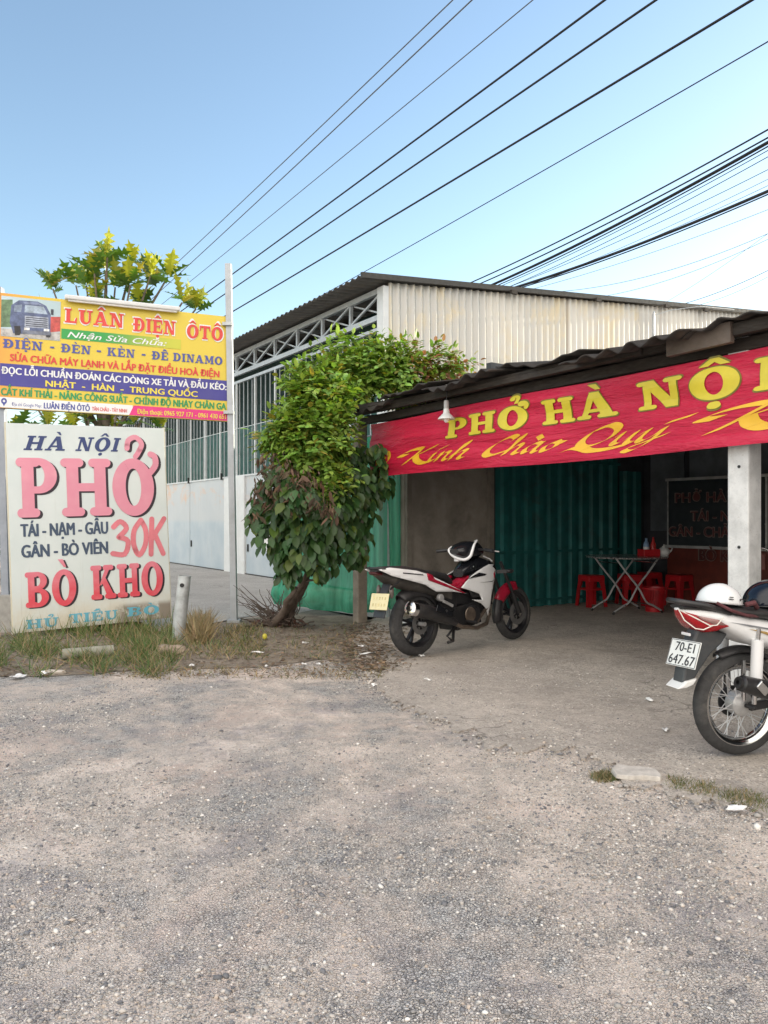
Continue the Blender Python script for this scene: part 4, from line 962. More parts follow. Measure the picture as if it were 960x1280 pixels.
for (pxs, pys), off in zip([((345,385),(783,712)),((352,400),(782,690)),((342,370),(785,735)),((358,392),(781,700))], (0,.04,-.05,.07)):
    mb.tube(wig(at(pxs[0],pys[0],vb.y+off)-vb, at(pxs[1],pys[1],8.75+off)-vb, 6, .03), [.055,.05,.045,.04,.035,.03,.025], 8)
for q in ((390,640),(420,600),(440,560),(400,560),(415,520)): mb.tube(wig(at(388,710,8.8)-vb, at(*q,8.9)-vb, 6, .06), .016, 6)
mb.tube(wig(at(372,735,8.9)-vb, at(420,715,8.7)-vb, 5, .03), .014, 6)
mb.build('trunk', pm('vine_bark', (.13,.10,.08), .9, 0, .3, 12, bump=.6, bscale=40), vn, smooth=180)
mb = MB()
for k in range(60):
    p = at(random.uniform(335,372), random.uniform(765,786), vb.y+random.uniform(-.15,.2))-vb
    an = random.uniform(0, 6.28); ln = random.uniform(.2,.62)
    q = p+Vector((math.cos(an)*ln*.7-.12, math.sin(an)*ln*.35, ln*random.uniform(.15,.95)))
    mb.tube(wig(p, q, 4, .03), [.009,.007,.006,.004,.003], 5)
for k in range(40):
    p = at(random.uniform(325,385), random.uniform(776,792), vb.y+random.uniform(-.2,.2))-vb; an = random.uniform(0,6.28)
    mb.tube(wig(p, p+Vector((math.cos(an)*.3, math.sin(an)*.2, random.uniform(-.02,.12))), 3, .03), .008, 5)
mb.build('dead_twigs', pm('twig_bark', (.11,.085,.07), .9), vn)
P, D, N, L_, W_, K = blob_leaves([(350,776,16,vb.y),(335,782,14,vb.y),(370,780,14,vb.y),(355,765,10,vb.y)], 160, 'dry')
P[:,2] = np.abs(P[:,2]); scatter('dead_foliage', *LEAF, P, D, N, L_, W_, hsvish((.12,.065,.05), len(P), .45, .15), M_DRY, vn)
M_FRUIT = pm('yellow_fruit', (.55,.50,.06), .45, 0, .2, 12)
mb = MB()
mb.ellipsoid(at(393,704,8.55)-vb, (.05,.05,.055), 14, 10); mb.build('fruit', M_FRUIT, vn, smooth=180)
mb = MB(); mb.ellipsoid(at(395,722,8.55)-vb, (.035,.02,.07), 12, 8); mb.build('fruit', pm('green_fruit', (.16,.24,.05), .45, 0, .2, 12), vn, smooth=180)

# ------------------------------------------------------------------ grass, stones, litter
M_GRASS = leafmat('grass_blade', .6, .25, (1.1,1.1,.5))
def blades(n, px0, px1, py0, py1, dens=None, h=(.08,.25), base=(.12,.17,.05), dry=.3, dcol=(.33,.26,.15), wd=.007, lean=.6):
    p = []
    while len(p) < n:
        x, y = rng.uniform(px0, px1), rng.uniform(py0, py1)
        if dens is None or rng.random() < dens(x, y): p.append(np.array(gnd(x, y, 0)))
    P = np.array(p); D = unit(np.stack([rng.normal(0,lean,n), rng.normal(0,lean,n), np.ones(n)],1)); N = unit(rng.normal(size=(n,3))*np.array([1,1,.1])); N = unit(N-D*np.sum(N*D,1,keepdims=True))
    L_ = rng.uniform(*h, n); cols = hsvish(base, n, .35, .2); m = rng.random(n) < dry; cols[m] = hsvish(dcol, m.sum(), .3)
    return P, D, N, L_, np.full(n, wd)*rng.uniform(.7,1.4,n), cols
def noise2(x, y, s): 
    from mathutils import noise as nz
    return nz.noise(Vector((x*s, y*s, 3.7)))*.5+.5
sets = [blades(7600, -160, 222, 788, 848, lambda x, y: np.clip(1.35-abs(y-806+9*math.sin(x*.09))/(26+14*noise2(x,0,.05)), 0, 1)*np.clip(noise2(x,y,.05)*3-1.0,.03,1), (.05,.24), (.105,.17,.05), .38, wd=.0055, lean=.8),
        blades(1700, 205, 330, 784, 826, lambda x, y: noise2(x,y,.05)*np.clip(1.2-(y-784)/45,0,1), (.03,.12), (.13,.16,.06), .55),
        blades(700, 300, 450, 780, 826, lambda x, y: noise2(x,y,.06), (.02,.06), (.12,.15,.06), .45),
        blades(900, 236, 262, 784, 806, None, (.12,.34), (.24,.2,.1), .9),
        blades(420, 15, 215, 785, 800, None, (.12,.34), (.12,.19,.05), .35, lean=.4),
        blades(800, 738, 782, 962, 980, lambda x, y: max(0,1-((x-757)/20)**2-((y-972)/8)**2), (.008,.035), (.12,.145,.055), .5, wd=.003),
        blades(2400, 835, 960, 972, 1022, lambda x, y: max(0,1-abs((y-(982+(x-850)*.24)))/12)*noise2(x,y,.08)*1.4, (.008,.042), (.12,.15,.05), .4, wd=.003),
        blades(500, 150, 480, 835, 850, lambda x, y: noise2(x,y,.06), (.02,.06), (.2,.19,.1), .6)]
P, D, N, L_, W_, cols = [np.concatenate([s[i] for s in sets]) for i in range(6)]
tag(scatter('grass', *BLADE, P, D, N, L_, W_, cols, M_GRASS), kind='stuff')
# dead leaves and crumbs on the verge
n = 2600; pp = np.array([np.array(gnd(rng.uniform(-60,480), rng.uniform(784,846), .016)) for _ in range(n)])
nn = unit(np.stack([rng.normal(0,.3,n), rng.normal(0,.3,n), np.ones(n)],1)); an = rng.uniform(0,6.28,n); dd = np.stack([np.cos(an), np.sin(an), rng.uniform(-.1,.3,n)],1)
n2 = 1500; pp2 = np.array([np.array(gnd(rng.normal(462,22), rng.uniform(780,838), .02)) for _ in range(n2)])
pp = np.concatenate([pp, pp2]); nn = np.concatenate([nn, nn[:n2]]); dd = np.concatenate([dd, dd[:n2]]); n += n2
tag(scatter('leaf_litter', *LEAF, pp, dd, nn, rng.uniform(.02,.07,n), rng.uniform(.008,.03,n), hsvish((.20,.15,.10), n, .5, .15), M_DRY), kind='stuff')
# loose stones
g = NT('stone'); a_ = g.n('ShaderNodeAttribute', attribute_name='col'); M_STONE = g.set(a_.outputs['Color'], .9)
OCT = ([(1,0,0),(-1,0,0),(.1,1,0),(-.15,-1,.05),(0,.1,.7),(0,0,-.6),(.6,.6,.35),(-.55,.5,.3),(.5,-.6,.3),(-.6,-.55,.35)],
       [(0,6,4),(6,2,4),(2,7,4),(7,1,4),(1,9,4),(9,3,4),(3,8,4),(8,0,4),(0,2,6),(2,1,7),(1,3,9),(3,0,8),(0,5,2),(2,5,1),(1,5,3),(3,5,0)])
from mathutils import noise as mnz
pts_ = []; sz = []
apron = [(p.x, p.y) for p in fine_pts]+[(6.6,-1),(9,6),(3,13),(-.3,9.6)]
def inside(x, y):
    r_ = False; n_ = len(ax_)
    for k in range(n_):
        k2 = k-1
        if (ay_[k] > y) != (ay_[k2] > y) and x < (ax_[k2]-ax_[k])*(y-ay_[k])/(ay_[k2]-ay_[k])+ax_[k]: r_ = not r_
    return r_
ax_ = [p[0] for p in apron[::6]]+[p[0] for p in apron[-4:]]; ay_ = [p[1] for p in apron[::6]]+[p[1] for p in apron[-4:]]
while len(pts_) < 84000:
    Y = 1.7+5.2*rng.random()**1.35; X_ = rng.uniform(-.58,.58)*Y
    d = .5+.5*mnz.fractal(Vector((X_*.9,Y*.9,.3)), 1.0, 2.0, 4)
    if rng.random() < max(.05, (d-.34)*2.2):
        ins = X_ > -.4 and Y > 3 and inside(X_, Y)
        if ins and rng.random() > .30: continue
        pts_.append((X_,Y,.012 if ins else 0)); sz.append(min(.0018+rng.exponential(.0016), .012))
for p in fine_pts:                       # crumbs broken off the concrete edge
    for _ in range(5): pts_.append((p.x+rng.normal(0,.05), p.y+rng.normal(-.03,.06), .004)); sz.append(min(.003+rng.exponential(.003), .018))
P = np.array(pts_); n = len(P); sz = np.array(sz)
P[:,2] += sz*.15; an = rng.uniform(0,6.28,n); D = np.stack([np.cos(an), np.sin(an), rng.normal(0,.2,n)],1); N = unit(np.stack([rng.normal(0,.3,n), rng.normal(0,.3,n), np.ones(n)],1))
pal = np.array([(.17,.17,.18),(.28,.27,.265),(.40,.38,.355),(.52,.48,.44),(.70,.67,.63),(.46,.39,.33)]); cols = pal[rng.choice(6, n, p=[.16,.20,.23,.24,.09,.08])]*rng.uniform(.8,1.2,(n,1))
tag(scatter('gravel', *OCT, P, D, N, sz*rng.uniform(.8,1.5,n), sz*rng.uniform(.7,1.1,n), cols, M_STONE), kind='stuff')
# single rocks and lumps
def rock(name, label, cat, px, py, dims, mat, rz=0, seed=0, z=0):
    r_ = np.random.default_rng(seed); bm = bmesh.new(); bmesh.ops.create_icosphere(bm, subdivisions=3, radius=1)
    for v in bm.verts:
        q = mnz.fractal(v.co*1.3+Vector((seed*3.1,0,0)), 1, 2, 4); v.co *= 1+.35*q
        v.co.x *= dims[0]/2; v.co.y *= dims[1]/2; v.co.z *= dims[2]/2
    me = bpy.data.meshes.new(name); bm.to_mesh(me); bm.free()
    o = link(name, me, mat, None, 35); g_ = gnd(px, py); o.location = (g_.x, g_.y, dims[2]*.32+z); o.rotation_euler = (0,0,rz)
    return tag(o, label, cat)
M_RK = pm('sandstone', (.33,.26,.20), .9, 0, .25, 14, (.15,.12,.1), 8, .5, .5, 60)
rock('rock', 'flat brown rock lying in dry grass below the pipe stub', 'rock', 212, 818, (.32,.2,.12), M_RK, .3, 3)
rock('rock', 'small pale stone at the left edge of the grass by white litter', 'rock', 66, 843, (.2,.07,.05), pm('pale_stone', (.48,.43,.37), .9), .1, 5)
mb = MB(); q_ = [(-.11,-.05),(-.06,-.062),(.02,-.055),(.09,-.064),(.115,-.02),(.10,.045),(.03,.06),(-.02,.052),(-.085,.065),(-.12,.01)]
mb.add([(x*1.05, y*1.3, -.012) for x, y in q_]+[(x+rng.uniform(-.006,.006), y*1.25, .012+rng.uniform(-.003,.003)) for x, y in q_], [tuple(range(9,-1,-1)), tuple(range(10,20))]+[(k, (k+1)%10, (k+1)%10+10, k+10) for k in range(10)])
o = mb.build('concrete_chunk', pm('chunk_concrete', (.52,.49,.45), .9, 0, .2, 14, (.3,.27,.23), 9, .5, bump=.6), None, bevel=.004); g_ = gnd(796, 972); o.location = (g_.x, g_.y, .024); o.rotation_euler = (.02,.02,-.1); tag(o, 'flat pale concrete chunk beside the small grass tuft', 'concrete chunk')
ob = MB(); e0, e1 = gnd(78,826), gnd(142,822); ob.tube([e0+Vector((0,0,.06)), e1+Vector((0,0,.07))], .05, 14); o = ob.build('concrete_pipe', pm('pipe_concrete', (.27,.265,.22), .9, 0, .2, 8, (.2,.22,.12), 5, .5), None, smooth=50); tag(o, 'short grey pipe lying half hidden in the grass under the board', 'pipe')
M_PAPER = pm('white_litter', (.80,.80,.79), .6, 0, .05, 20)
def scrap(px, py, w_, l_, label, seed, mat=M_PAPER):
    r_ = random.Random(seed); mb = MB(); n = 6
    mb.grid(lambda u, v: ((u-.5)*w_*(1-.4*abs(v-.5))+.01*math.sin(v*7+seed), (v-.5)*l_+.01*math.sin(u*6), .004+.005*math.sin(u*5+seed)+.005*math.sin(v*6+seed*2)+.004*r_.random()), n, n)
    o = mb.build('paper_scrap', mat, None, smooth=180, thick=.0012); g_ = gnd(px, py, .02); o.location = (g_.x, g_.y, .022); o.rotation_euler = (0,0,r_.uniform(0,3)); return tag(o, label, 'litter', 'scraps of white litter')
for i, (px, py, a, b, lab) in enumerate([(22,846,.13,.09,'crumpled white wrapper at the far left edge of the grass'),(55,842,.09,.05,'flat torn paper strip next to the crumpled wrapper on the left'),(186,819,.05,.04,'small white scrap beside the brown rock'),
        (240,832,.05,.04,'tiny white scrap on the gravel in front of the brown rock'),(322,816,.12,.04,'white crushed paper on the earth in front of the dead twigs'),(381,804,.05,.05,'small white scrap near the foot of the wooden post'),(381,831,.07,.04,'white paper sliver on the gravel nearest the earth verge'),
        (452,808,.06,.05,'white scrap just behind the rear motorcycle wheel, the upper of two'),(458,818,.14,.04,'long white paper sliver left of the rear motorcycle wheel'),(526,820,.06,.06,'folded white scrap touching the rear tyre of the sporty motorcycle'),
        (812,875,.08,.04,'white scrap on bare concrete left of the scooter wheel'),(832,913,.08,.03,'flat whitish flake on concrete below the scooter mudflap'),(535,850,.05,.02,'faint pale sliver on concrete in front of the sporty motorcycle'),
        (468,857,.04,.03,'tiny pale scrap where the concrete begins'),(920,1012,.05,.08,'torn white strip along the right hand grass tuft'),(398,831,.05,.03,'smallest of two slivers on the gravel below the post'),(333,833,.04,.02,'pale fleck on the gravel in front of the twigs')]):
    scrap(px, py, a, b, lab, i+2)
mb = MB(); mb.ellipsoid((0,0,.028),(.026,.026,.032)); mb.add([], []); o = mb.build('fallen_fruit', M_FRUIT, None, smooth=180); o.location = gnd(331, 799, .012); tag(o, 'yellow fallen fruit on the earth in front of the vine', 'fruit')

# ------------------------------------------------------------------ overhead cables
M_CABLE = pm('black_cable', (.012,.012,.014), .6); M_CABLE2 = pm('grey_cable', (.10,.11,.13), .6)
def cable(p0, p1, z, rad, label, mat=M_CABLE, sag=.0, group='overhead cables', z1=None, ext=(0.9, 2.2)):
    a = Vector(((p0[0]-480)/FC, 1, -(p0[1]-HY)/FC)); Y0 = (z-HC)/a.z; A_ = a*Y0+Vector((0,0,HC))
    z1 = z if z1 is None else z1; b = Vector(((p1[0]-480)/FC, 1, -(p1[1]-HY)/FC)); Y1 = (z1-HC)/b.z; B_ = b*Y1+Vector((0,0,HC))
    d = B_-A_; s_ = A_-d*ext[0]; e_ = B_+d*ext[1]; n = 40
    pts = []
    for k in range(n+1):
        t = k/n; p = s_.lerp(e_, t); ta = ext[0]/(1+sum(ext)); tb_ = (1+ext[0])/(1+sum(ext)); p.z += sag*(t-ta)*(t-tb_)*4; pts.append(p)
    c0 = pts[0].copy(); mb = MB(); mb.tube([p-c0 for p in pts], rad, 6); o = mb.build('overhead_cable', mat, None, smooth=180); o.location = c0
    return tag(o, label, 'cable', group)
# near (upper right) point, far (lower left) point
GA = [((566,0),(222,328),8.0,.009,M_CABLE2,'thin grey cable, topmost of the overhead cables'),((590,0),(232,335),7.8,.010,M_CABLE2,'thin grey cable second from the top'),((666,0),(240,350),7.8,.008,M_CABLE2,'thin grey cable third from the top'),
      ((756,0),(250,372),7.3,.016,M_CABLE,'thick black cable fourth from the top'),((820,0),(255,385),7.1,.016,M_CABLE,'thick black cable fifth from the top'),((940,0),(300,384),6.8,.017,M_CABLE,'thick black cable crossing just above the warehouse eave'),((960,52),(455,340),6.5,.008,M_CABLE,'lone thin black cable ending at the warehouse roof corner')]
for p0, p1, z, r_, m_, lab in GA: cable(p0, p1, z, r_, lab, m_, sag=.25)
GB = [((960,162),(580,357),.014,'upper single black cable of the right hand bunch'),((960,172),(592,358),.014,'second black cable of the right hand bunch'),((960,178),(606,360),.028,'thick twisted black cable in the upper right bunch'),((960,183),(612,361),.012,'thin black cable under the thick twisted one'),
      ((960,188),(618,361),.007,'thin black cable in the middle of the right bunch'),((960,196),(628,362),.007,'lowest thin cable of the upper right bunch'),((960,212),(622,364),.006,'single fine cable between the two right hand bunches'),((960,224),(640,364),.005,'upper fine cable of the lower right bunch'),((960,232),(646,362),.005,'fine cable just above the thick lower black bundle'),
      ((960,239),(632,363),.030,'thick black lower bundle of cables'),((960,243),(650,360),.013,'black cable hugging the underside of the thick lower bundle'),((960,262),(655,364),.005,'fine grey cable below the thick lower bundle')]
for i, (p0, p1, r_, lab) in enumerate(GB): cable(p0, p1, 6.9, r_, lab, M_CABLE if r_ > .0055 else M_CABLE2, sag=.5, z1=6.6, ext=(.9,.5))
cable((960,292),(660,366), 7.4, .006, 'faint sagging cable low in the right hand sky', M_CABLE2, sag=1.6, z1=7.4, ext=(.9,.35))
cable((960,299),(745,372), 7.6, .006, 'faint fine cable under the faint sagging one', M_CABLE2, sag=.9, z1=7.6, ext=(.9,.35))
cable((960,292),(825,382), 7.8, .005, 'faint slanting cable meeting the far end of the warehouse roof', M_CABLE2, sag=.3, z1=7.4, ext=(.9,.35))
cable((960,338),(838,384), 7.0, .008, 'short dark cable above the right end of the warehouse roof', M_CABLE, sag=.4, z1=7.0, ext=(.9,.35))
cable((960,346),(862,384), 7.0, .006, 'lowest fine cable at the right edge above the shop roof', M_CABLE2, sag=.4, z1=7.0, ext=(.9,.35))
# ------------------------------------------------------------------ motorcycles
M_TYRE = pm('tyre_rubber', (.035,.035,.036), .8, 0, .25, 9, (.13,.12,.105), 5, .55)
M_MBLK = pm('satin_black_plastic', (.018,.018,.020), .42, 0, .2, 6, (.10,.09,.08), 4, .35)
M_GLOSSB = pm('gloss_black', (.010,.011,.014), .15, 0, .1, 4)
M_WPAINT = pm('white_gloss_paint', (.76,.77,.78), .22, 0, .04, 4, (.45,.41,.36), 5, .18)
M_REDP = pm('red_gloss_paint', (.33,.012,.035), .25, 0, .1, 4)
M_ALU = pm('cast_aluminium', (.46,.46,.46), .42, .45, .15, 10, (.12,.11,.1), 6, .5)
M_DISC = pm('dull_disc_steel', (.20,.20,.20), .4, .6, .15, 10)
M_CHROME = pm('chrome', (.6,.6,.6), .15, 1, .05, 8)
M_RIMB = pm('black_alloy', (.022,.022,.026), .4, .3, .2, 6, (.12,.11,.1), 4, .3)
M_STEEL = pm('bright_steel', (.52,.53,.54), .35, .35, .08, 12)
M_SEAT = pm('seat_vinyl', (.020,.020,.021), .55, 0, .2, 20, bump=.15, bscale=160)
M_LENS = pm('red_lens', (.30,.008,.012), .12, 0, .2, 5)
M_CLEAR = pm('smoky_lens', (.28,.16,.15), .12, 0, .2, 8)
RY = Matrix.Rotation(R(-90), 4, 'X')     # local z -> +y
def wheel(par, x, Rr, wd, rim, kind, name='wheel'):
    c = Matrix.Translation((x, 0, Rr)) @ RY
    prof = []; hw = wd/2; sec = Rr-rim
    for k in range(17):
        a = -math.pi*.5+math.pi*k/16*1.0
        prof.append((rim+sec*max(0.02,math.cos(a))**.75, hw*math.sin(a)))
    prof = [(rim, -hw*.72)]+[(r_, h) for r_, h in prof if True]+[(rim, hw*.72)]
    mb = MB(); w_ = wd*.36
    mb.lathe([(rim+.006,-w_-.004),(rim+.004,-w_+.008),(rim-.018,-w_*.45),(rim-.022,0),(rim-.018,w_*.45),(rim+.004,w_-.008),(rim+.006,w_+.004),(rim-.008,w_+.004),(rim-.034,w_*.5),(rim-.038,0),(rim-.034,-w_*.5),(rim-.008,-w_-.004)], 64, c, closed=True)
    wo = mb.build(name, M_RIMB if kind == 'cast' else M_CHROME, par, smooth=40)
    mb = MB(); mb.lathe(prof, 72, c); mb.build('tyre', M_TYRE, wo, smooth=60)
    if kind == 'cast':
        mb = MB()
        for k in range(5):
            an = 2*math.pi*k/5+.5
            for da in (-.16, .16):
                p0 = Vector((x+.03*math.cos(an), 0, Rr+.03*math.sin(an))); p1 = Vector((x+(rim-.02)*math.cos(an+da), 0, Rr+(rim-.02)*math.sin(an+da)))
                mb.bar(p0, p1, .022, .028, (0,1,0))
        mb.lathe([(.0,-.06),(.04,-.06),(.045,-.02),(.045,.02),(.04,.06),(0,.06)], 20, c)
        mb.build('spoke', M_RIMB, wo, bevel=.003)
    else:
        mb = MB()
        for k in range(36):
            an = 2*math.pi*k/36; sg = 1 if k % 2 else -1; da = .55 if (k//2) % 2 else -.55
            mb.tube([(x+.055*math.cos(an+da), sg*.03, Rr+.055*math.sin(an+da)), (x+(rim-.02)*math.cos(an), sg*.006, Rr+(rim-.02)*math.sin(an))], .0025, 5, False)
        mb.build('spoke', M_STEEL, wo)
        mb = MB(); mb.lathe([(0,-.058),(.03,-.058),(.05,-.05),(.064,-.035),(.066,.0),(.064,.03),(.05,.045),(0,.05)], 28, c)
        for k in range(8):
            an = 2*math.pi*k/8; mb.bar((x+.02*math.cos(an),-.056,Rr+.02*math.sin(an)),(x+.06*math.cos(an),-.042,Rr+.06*math.sin(an)),.006,.008,(0,1,0))
        mb.build('hub', M_ALU, wo, smooth=35)
    return wo
def disc_brake(par, x, z, r_, y):
    mb = MB(); mb.lathe([(r_*.55,-.002),(r_,-.002),(r_,.002),(r_*.55,.002)], 40, Matrix.Translation((x,y,z)) @ RY, closed=True)
    for k in range(6):
        an = k*math.pi/3; mb.bar((x+.03*math.cos(an),y,z+.03*math.sin(an)),(x+r_*.6*math.cos(an+.3),y,z+r_*.6*math.sin(an+.3)),.012,.004,(0,1,0))
    return mb.build('brake_disc', M_DISC, par, smooth=40)
def rsec(x, z0, z1, hw, n=20, p=2.6, y0=0):
    c, h = (z0+z1)/2, (z1-z0)/2; out = []
    for k in range(n):
        a = 2*math.pi*k/n; ca, sa = math.cos(a), math.sin(a)
        out.append((x, y0+hw*math.copysign(abs(ca)**(2/p), ca), c+h*math.copysign(abs(sa)**(2/p), sa)))
    return out
def body(par, name, mat, secs, p=2.6, smooth=50, y0=0):
    mb = MB(); mb.loft([rsec(*s_, p=p, y0=y0) for s_ in secs]); return mb.build(name, mat, par, smooth=smooth)
def shell(par, name, mat, out, yf, thick=.008, sides=(-1,1), maxlen=.05, bevel=.003):
    res = []
    for sg in sides:
        bm = bmesh.new(); f = bm.faces.new([bm.verts.new((x, 0, z)) for x, z in out])
        xs = [p[0] for p in out]; zs = [p[1] for p in out]
        for ax, lo, hi in ((0, min(xs), max(xs)), (2, min(zs), max(zs))):
            k = int((hi-lo)/.035)
            for q in range(1, k+1):
                co_ = [0,0,0]; co_[ax] = lo+(hi-lo)*q/(k+1)+1e-4; no_ = [0,0,0]; no_[ax] = 1
                bmesh.ops.bisect_plane(bm, geom=bm.verts[:]+bm.edges[:]+bm.faces[:], plane_co=co_, plane_no=no_, dist=1e-6)
        bmesh.ops.recalc_face_normals(bm, faces=bm.faces)
        for v in bm.verts: v.co.y = sg*yf(v.co.x, v.co.z)
        if bm.faces[:] and sum(f.normal.y for f in bm.faces)*sg < 0: bmesh.ops.reverse_faces(bm, faces=bm.faces[:])
        me = bpy.data.meshes.new(name); bm.to_mesh(me); bm.free()
        o = link(name, me, mat, par, 60, 0, thick); res.append(o)
    return res
# --- sporty underbone motorcycle
R0 = Vector((.306, 7.17, .02)); ANG = math.atan2(.98, 1.08)
mc = thing('motorcycle', 'sporty white and black motorcycle with red front mudguard parked by the grey plaster wall', 'motorcycle', R0, (R(-2.0), 0, ANG))
FX = 1.44
rw = wheel(mc, -.02, .302, .125, .215, 'cast'); fw = wheel(mc, FX, .284, .085, .215, 'cast')
disc_brake(fw, FX, .284, .125, -.06); disc_brake(rw, -.02, .302, .10, -.075)
side_y = lambda x, z: .075+.075*min(1, max(0,(x+.6)/.5))**.7 - .04*max(0, x-.35)
shell(mc, 'tail_panel', M_WPAINT, [(-.535,.825),(-.42,.84),(-.126,.80),(.043,.752),(.277,.66),(.56,.545),(.368,.577),(.13,.592),(.05,.63),(-.014,.664),(-.208,.715),(-.40,.765)], side_y)
shell(mc, 'red_stripe', M_REDP, [(.0,.772),(.07,.752),(.11,.708),(.545,.553),(.50,.553),(.09,.682),(.02,.705)], lambda x, z: side_y(x, z)+.006, .004)
shell(mc, 'decal_line', M_GLOSSB, [(-.28,.79),(-.05,.762),(-.04,.752),(-.28,.78)], lambda x, z: side_y(x, z)+.006, .003)
body(mc, 'seat', M_SEAT, [(-.52,.80,.822,.05),(-.42,.79,.848,.095),(-.2,.77,.845,.125),(.0,.75,.815,.125),(.08,.73,.79,.12),(.2,.70,.785,.115),(.36,.66,.755,.09),(.45,.62,.70,.06)])
mb = MB(); mb.tube([(-.30,-.10,.80),(-.50,-.10,.835),(-.55,0,.838),(-.50,.10,.835),(-.30,.10,.80)], .011, 8); mb.build('grab_rail', M_MBLK, mc, smooth=180)
body(mc, 'under_tail', pm('dusty_inner_fender', (.05,.045,.04), .7, 0, .3, 7, (.15,.13,.11), 5, .5), [(-.49,.765,.80,.05),(-.35,.68,.79,.09),(-.1,.60,.75,.105),(.15,.54,.70,.10),(.4,.46,.62,.10)])
body(mc, 'tail_lamp', pm('dark_red_lens', (.05,.006,.008), .15), [(-.545,.785,.806,.03),(-.52,.772,.806,.05),(-.46,.76,.80,.06)])
body(mc, 'tunnel_cover', M_REDP, [(.40,.58,.655,.07),(.55,.57,.665,.075),(.68,.58,.72,.08),(.76,.60,.74,.09)])
shell(mc, 'knee_panel', M_REDP, [(.36,.62),(.46,.625),(.60,.715),(.66,.71),(.55,.61),(.46,.58)], lambda x, z: .118+.03*(x-.36), .006)
fair_y = lambda x, z: .162-.75*max(0, x-.72)**2.2-.55*max(0,.62-z)**2.2+.02*math.sin((z-.3)*7)
shell(mc, 'side_fairing', M_WPAINT, [(.442,.610),(.52,.665),(.62,.722),(.70,.755),(.80,.79),(.908,.815),(1.02,.81),(1.067,.75),(1.0,.67),(.941,.60),(.90,.50),(.915,.30),(.83,.385),(.743,.438),(.60,.485),(.75,.472),(.70,.537),(.58,.573)], fair_y)
shell(mc, 'fairing_slot', M_GLOSSB, [(.555,.690),(.64,.722),(.72,.742),(.84,.722),(.80,.708),(.66,.698)], lambda x, z: fair_y(x, z)+.005, .005)
shell(mc, 'fairing_accent', M_REDP, [(.985,.72),(1.03,.745),(1.01,.69),(.98,.67)], lambda x, z: fair_y(x, z)+.006, .004)
shell(mc, 'fairing_line', M_MBLK, [(.70,.645),(.93,.648),(.98,.66),(.93,.640)], lambda x, z: fair_y(x, z)+.006, .003)
shell(mc, 'inner_cowl', M_MBLK, [(.60,.72),(.88,.80),(.99,.76),(.95,.62),(.86,.50),(.62,.50),(.56,.60)], lambda x, z: fair_y(x, z)-.022)
body(mc, 'front_cowl', M_GLOSSB, [(.60,.70,.78,.07),(.70,.70,.86,.11),(.82,.71,.90,.135),(.95,.72,.87,.13),(1.06,.72,.82,.10),(1.13,.74,.79,.05)])
mb = MB(); mb.tube([(.93,-.05,.895),(1.02,-.05,.865),(1.06,-.05,.84)], .008, 6); mb.build('cowl_edge', M_WPAINT, mc)
for sg in (-1,1): mb = MB(); mb.bar((1.05,sg*.12,.735),(1.10,sg*.24,.74),.02,.035); mb.ellipsoid((1.10,sg*.25,.742),(.05,.03,.022)); mb.build('indicator', M_MBLK, mc, smooth=40)
mb = MB(); mb.lathe([(0,.0),(.021,.0),(.024,.006),(.024,.012),(0,.012)], 16, Matrix.Translation((.70,-.125,.80)) @ Matrix.Rotation(R(90),4,'X')); mb.build('ignition_lock', M_CHROME, mc, smooth=30)
body(mc, 'handlebar_cowl', M_GLOSSB, [(.55,.93,.98,.06),(.62,.88,1.03,.11),(.72,.87,1.055,.13),(.82,.88,1.045,.12),(.90,.90,1.0,.08)])
tp = crom([(.64,.115,1.0),(.565,.085,.965),(.575,.03,.905),(.62,-.06,.872),(.645,-.12,.90),(.665,-.137,.96),(.71,-.125,1.02),(.80,-.085,1.058),(.84,-.01,1.05)], 6)
mb = MB(); mb.tube(tp, [.005+.011*math.sin(math.pi*min(1,.12+k/len(tp)*.9)) for k in range(len(tp))], 8); mb.build('handlebar_trim', M_WPAINT, mc, smooth=180)
mb = MB(); mb.tube([(.70,-.36,.955),(.74,-.22,.965),(.78,-.1,.97),(.78,.1,.97),(.74,.22,.965),(.70,.36,.955)], .011, 8); hb = mb.build('handlebar', M_MBLK, mc, smooth=180)
for sg in (1,-1):
    mb = MB(); mb.tube([(.695,sg*.375,.953),(.735,sg*.245,.964)], .018, 10); mb.build('grip', M_MBLK, hb, smooth=40)
    mb = MB(); mb.tube([(.775,sg*.20,.965),(.79,sg*.28,.955),(.775,sg*.38,.945)], .006, 6); mb.build('brake_lever', M_ALU, hb, smooth=180)
mb = MB(); mb.box((.62,.02,.87),(.05,.06,.035)); mb.build('switch_box', M_WPAINT, mc, bevel=.01)
# forks, mudguards, swingarm
mb = MB()
for sg in (1,-1):
    mb.tube([(FX,sg*.085,.284),(FX-.10,sg*.085,.50)], .026, 12); mb.tube([(FX-.10,sg*.085,.50),(FX-.28,sg*.08,.83)], .017, 12)
mb.build('fork', M_MBLK, mc, smooth=40)
def guard(par, name, mat, x, z, r_, a0, a1, hw, drop=.05, n=18):
    mb = MB()
    def fn(u, v):
        a = R(a0+(a1-a0)*u); s_ = (v-.5)*2; rr = r_-drop*abs(s_)**2.4; t = hw*s_*(1-.25*(abs(2*u-1))**3)
        return (x+rr*math.cos(a), t, z+rr*math.sin(a))
    mb.grid(fn, n, 10); return mb.build(name, mat, par, smooth=180, thick=.006)
guard(mc, 'front_mudguard', M_REDP, FX, .284, .328, 82, 150, .062, .085)
guard(mc, 'front_mudguard', M_MBLK, FX, .284, .320, 146, 196, .055, .06)
guard(mc, 'rear_mudguard', M_MBLK, -.02, .302, .345, 30, 128, .085, .09)
